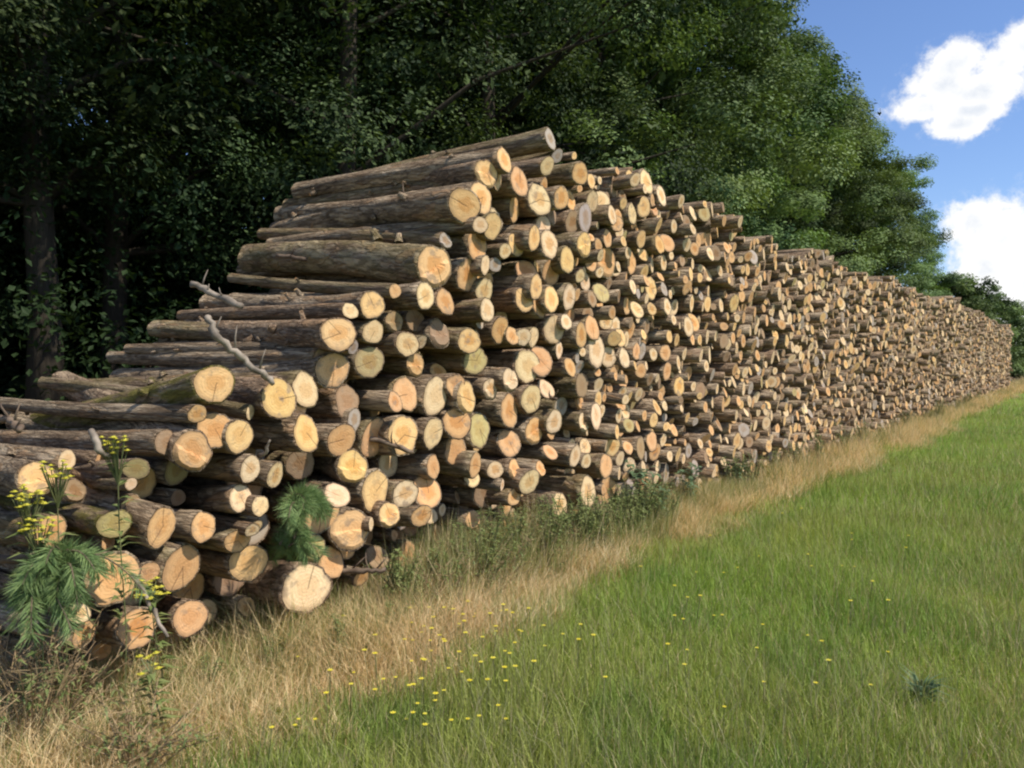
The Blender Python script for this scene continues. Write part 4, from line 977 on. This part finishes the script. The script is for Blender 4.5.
for i in range(95):
    y = random.uniform(3.3, 4.9); x = random.gauss(-.30, .42) + (y - 4) * .15
    wild(x, y, random.uniform(.85, 1.35), 'small yellow flower in the patch between dry and green grass')
for i in range(60):
    y = random.uniform(3.4, 8.0); x = y * random.uniform(-.02, .5)
    if meadow_edge(np.array([x]), np.array([y]))[0] > 1.1: wild(x, y, random.uniform(.8, 1.3), 'small yellow flower scattered alone in the open green grass')


# ------------------------------------------------------------------ sky, sun, camera
EL = R(53); sun_h = Vector((.93, -.37, 0)).normalized()
sun_d = Vector((sun_h.x * math.cos(EL), sun_h.y * math.cos(EL), math.sin(EL)))
wd = bpy.data.worlds.new('World'); scene.world = wd; wd.use_nodes = True
nt = wd.node_tree; nt.nodes.clear()
class WN(NT):
    def __init__(self, t): self.t = t
k = WN(nt)
outw = nt.nodes.new('ShaderNodeOutputWorld')
sky = k.n('ShaderNodeTexSky', sky_type='NISHITA', sun_disc=False, sun_elevation=EL, sun_rotation=math.atan2(sun_h.x, sun_h.y), altitude=100, air_density=1.0, dust_density=.4, ozone_density=2.5)
SKYC = k.mix(1.0, sky.outputs[0], (.98, 1.08, 1.32), 'MULTIPLY')
dirv = k.n('ShaderNodeTexCoord').outputs['Generated']
sep = k.n('ShaderNodeSeparateXYZ', {0: dirv})
az = k.math('MULTIPLY', k.math('ARCTAN2', sep.outputs[0], sep.outputs[1]), 57.2958)
el = k.math('MULTIPLY', k.math('ARCSINE', sep.outputs[2]), 57.2958)
nz = k.n('ShaderNodeTexNoise', {'Vector': dirv, 'Scale': 24.0, 'Detail': 8.0, 'Roughness': .66})
n_f = nz.outputs[0]
BL = [(27.0, 15.9, 2.3, 1.2), (27.6, 17.0, 1.6, 1.2), (25.7, 14.9, 1.7, .8), (29.0, 15.4, 2.4, 1.05), (31.6, 17.4, 2.0, 1.2), (30.0, 16.6, 1.4, .8), (33.5, 16.9, 2.5, 1.6), (27.8, 13.6, 1.7, .8), (28.6, 14.3, 1.6, .7),
      (28.9, 8.0, 2.0, 1.3), (30.6, 7.0, 2.6, 1.8), (29.6, 5.2, 2.2, 1.8), (29.9, 3.2, 1.6, 1.4), (31.4, 4.0, 2.8, 2.2), (30.6, 2.4, 2.2, 2.0), (33, 6, 3, 3), (34, 2, 5, 3), (31.5, .8, 2.5, 1.8), (38, 5, 4, 4),
      (62, 20, 11, 5), (150, 25, 18, 7), (-120, 26, 16, 7)]
fld = None
for a, e, ra, re in BL:
    q = k.math('SQRT', k.math('ADD', k.math('POWER', k.math('DIVIDE', k.math('SUBTRACT', az, a), ra), 2.0), k.math('POWER', k.math('DIVIDE', k.math('SUBTRACT', el, e), re), 2.0)))
    f_ = k.math('SUBTRACT', 1.0, q)
    fld = f_ if fld is None else k.n('ShaderNodeMath', {0: fld, 1: f_, 2: .35}, operation='SMOOTH_MAX').outputs[0]
n_x = k.noise(dirv, 75.0, 5.0, .65)
fld = k.math('ADD', fld, k.math('ADD', k.math('MULTIPLY', k.math('SUBTRACT', n_f, .5), 1.45), k.math('MULTIPLY', k.math('SUBTRACT', n_x, .5), .8)))
mask = k.math('MAXIMUM', k.step(fld, -.30, .24), k.math('MULTIPLY', k.math('MULTIPLY', k.step(fld, -.55, .05), k.step(n_x, .42, .62)), .3))
wisp = k.math('MULTIPLY', k.step(k.noise(dirv, 6.0, 6.0, .65), .55, .8), .25)
mask = k.math('MAXIMUM', mask, k.math('MULTIPLY', wisp, k.step(fld, -1.2, .1)))
n_s = k.noise(k.vmath('ADD', dirv, (.02, .0, .03)), 16.0, 5.0, .6)
shade = k.math('MULTIPLY', k.step(fld, .3, 1.1), k.step(n_s, .38, .64))
cl = k.mix(shade, (1.0, 1.0, 1.0), (.74, .79, .87))
bg1 = k.n('ShaderNodeBackground', {'Color': SKYC, 'Strength': .115}).outputs[0]
bg2 = k.n('ShaderNodeBackground', {'Color': cl, 'Strength': .97}).outputs[0]
nt.links.new(k.n('ShaderNodeMixShader', {0: mask, 1: bg1, 2: bg2}).outputs[0], outw.inputs[0])

sl = bpy.data.lights.new('sun', 'SUN'); sl.energy = 5.0; sl.angle = R(.53); sl.color = (1.0, .935, .83)
so = link(bpy.data.objects.new('sun', sl)); so.rotation_euler = sun_d.to_track_quat('Z', 'Y').to_euler()

cam = bpy.data.cameras.new('camera'); cam.sensor_width = 36; cam.lens = 840 * 36 / 1024; cam.clip_start = .05; cam.clip_end = 4000
co = link(bpy.data.objects.new('camera', cam)); co.location = (0, 0, 1.665); co.rotation_euler = (R(90) - math.atan(27 / 840), 0, 0)
scene.camera = co
scene.view_settings.view_transform = 'Standard'; scene.view_settings.look = 'None'; scene.view_settings.exposure = .12; scene.view_settings.gamma = 1
scene.view_settings.use_curve_mapping = False
scene.cycles.filter_width = 2.2
scene.cycles.max_bounces = 6; scene.cycles.diffuse_bounces = 3; scene.cycles.glossy_bounces = 2; scene.cycles.transmission_bounces = 4; scene.cycles.transparent_max_bounces = 4
scene.cycles.use_denoising = True
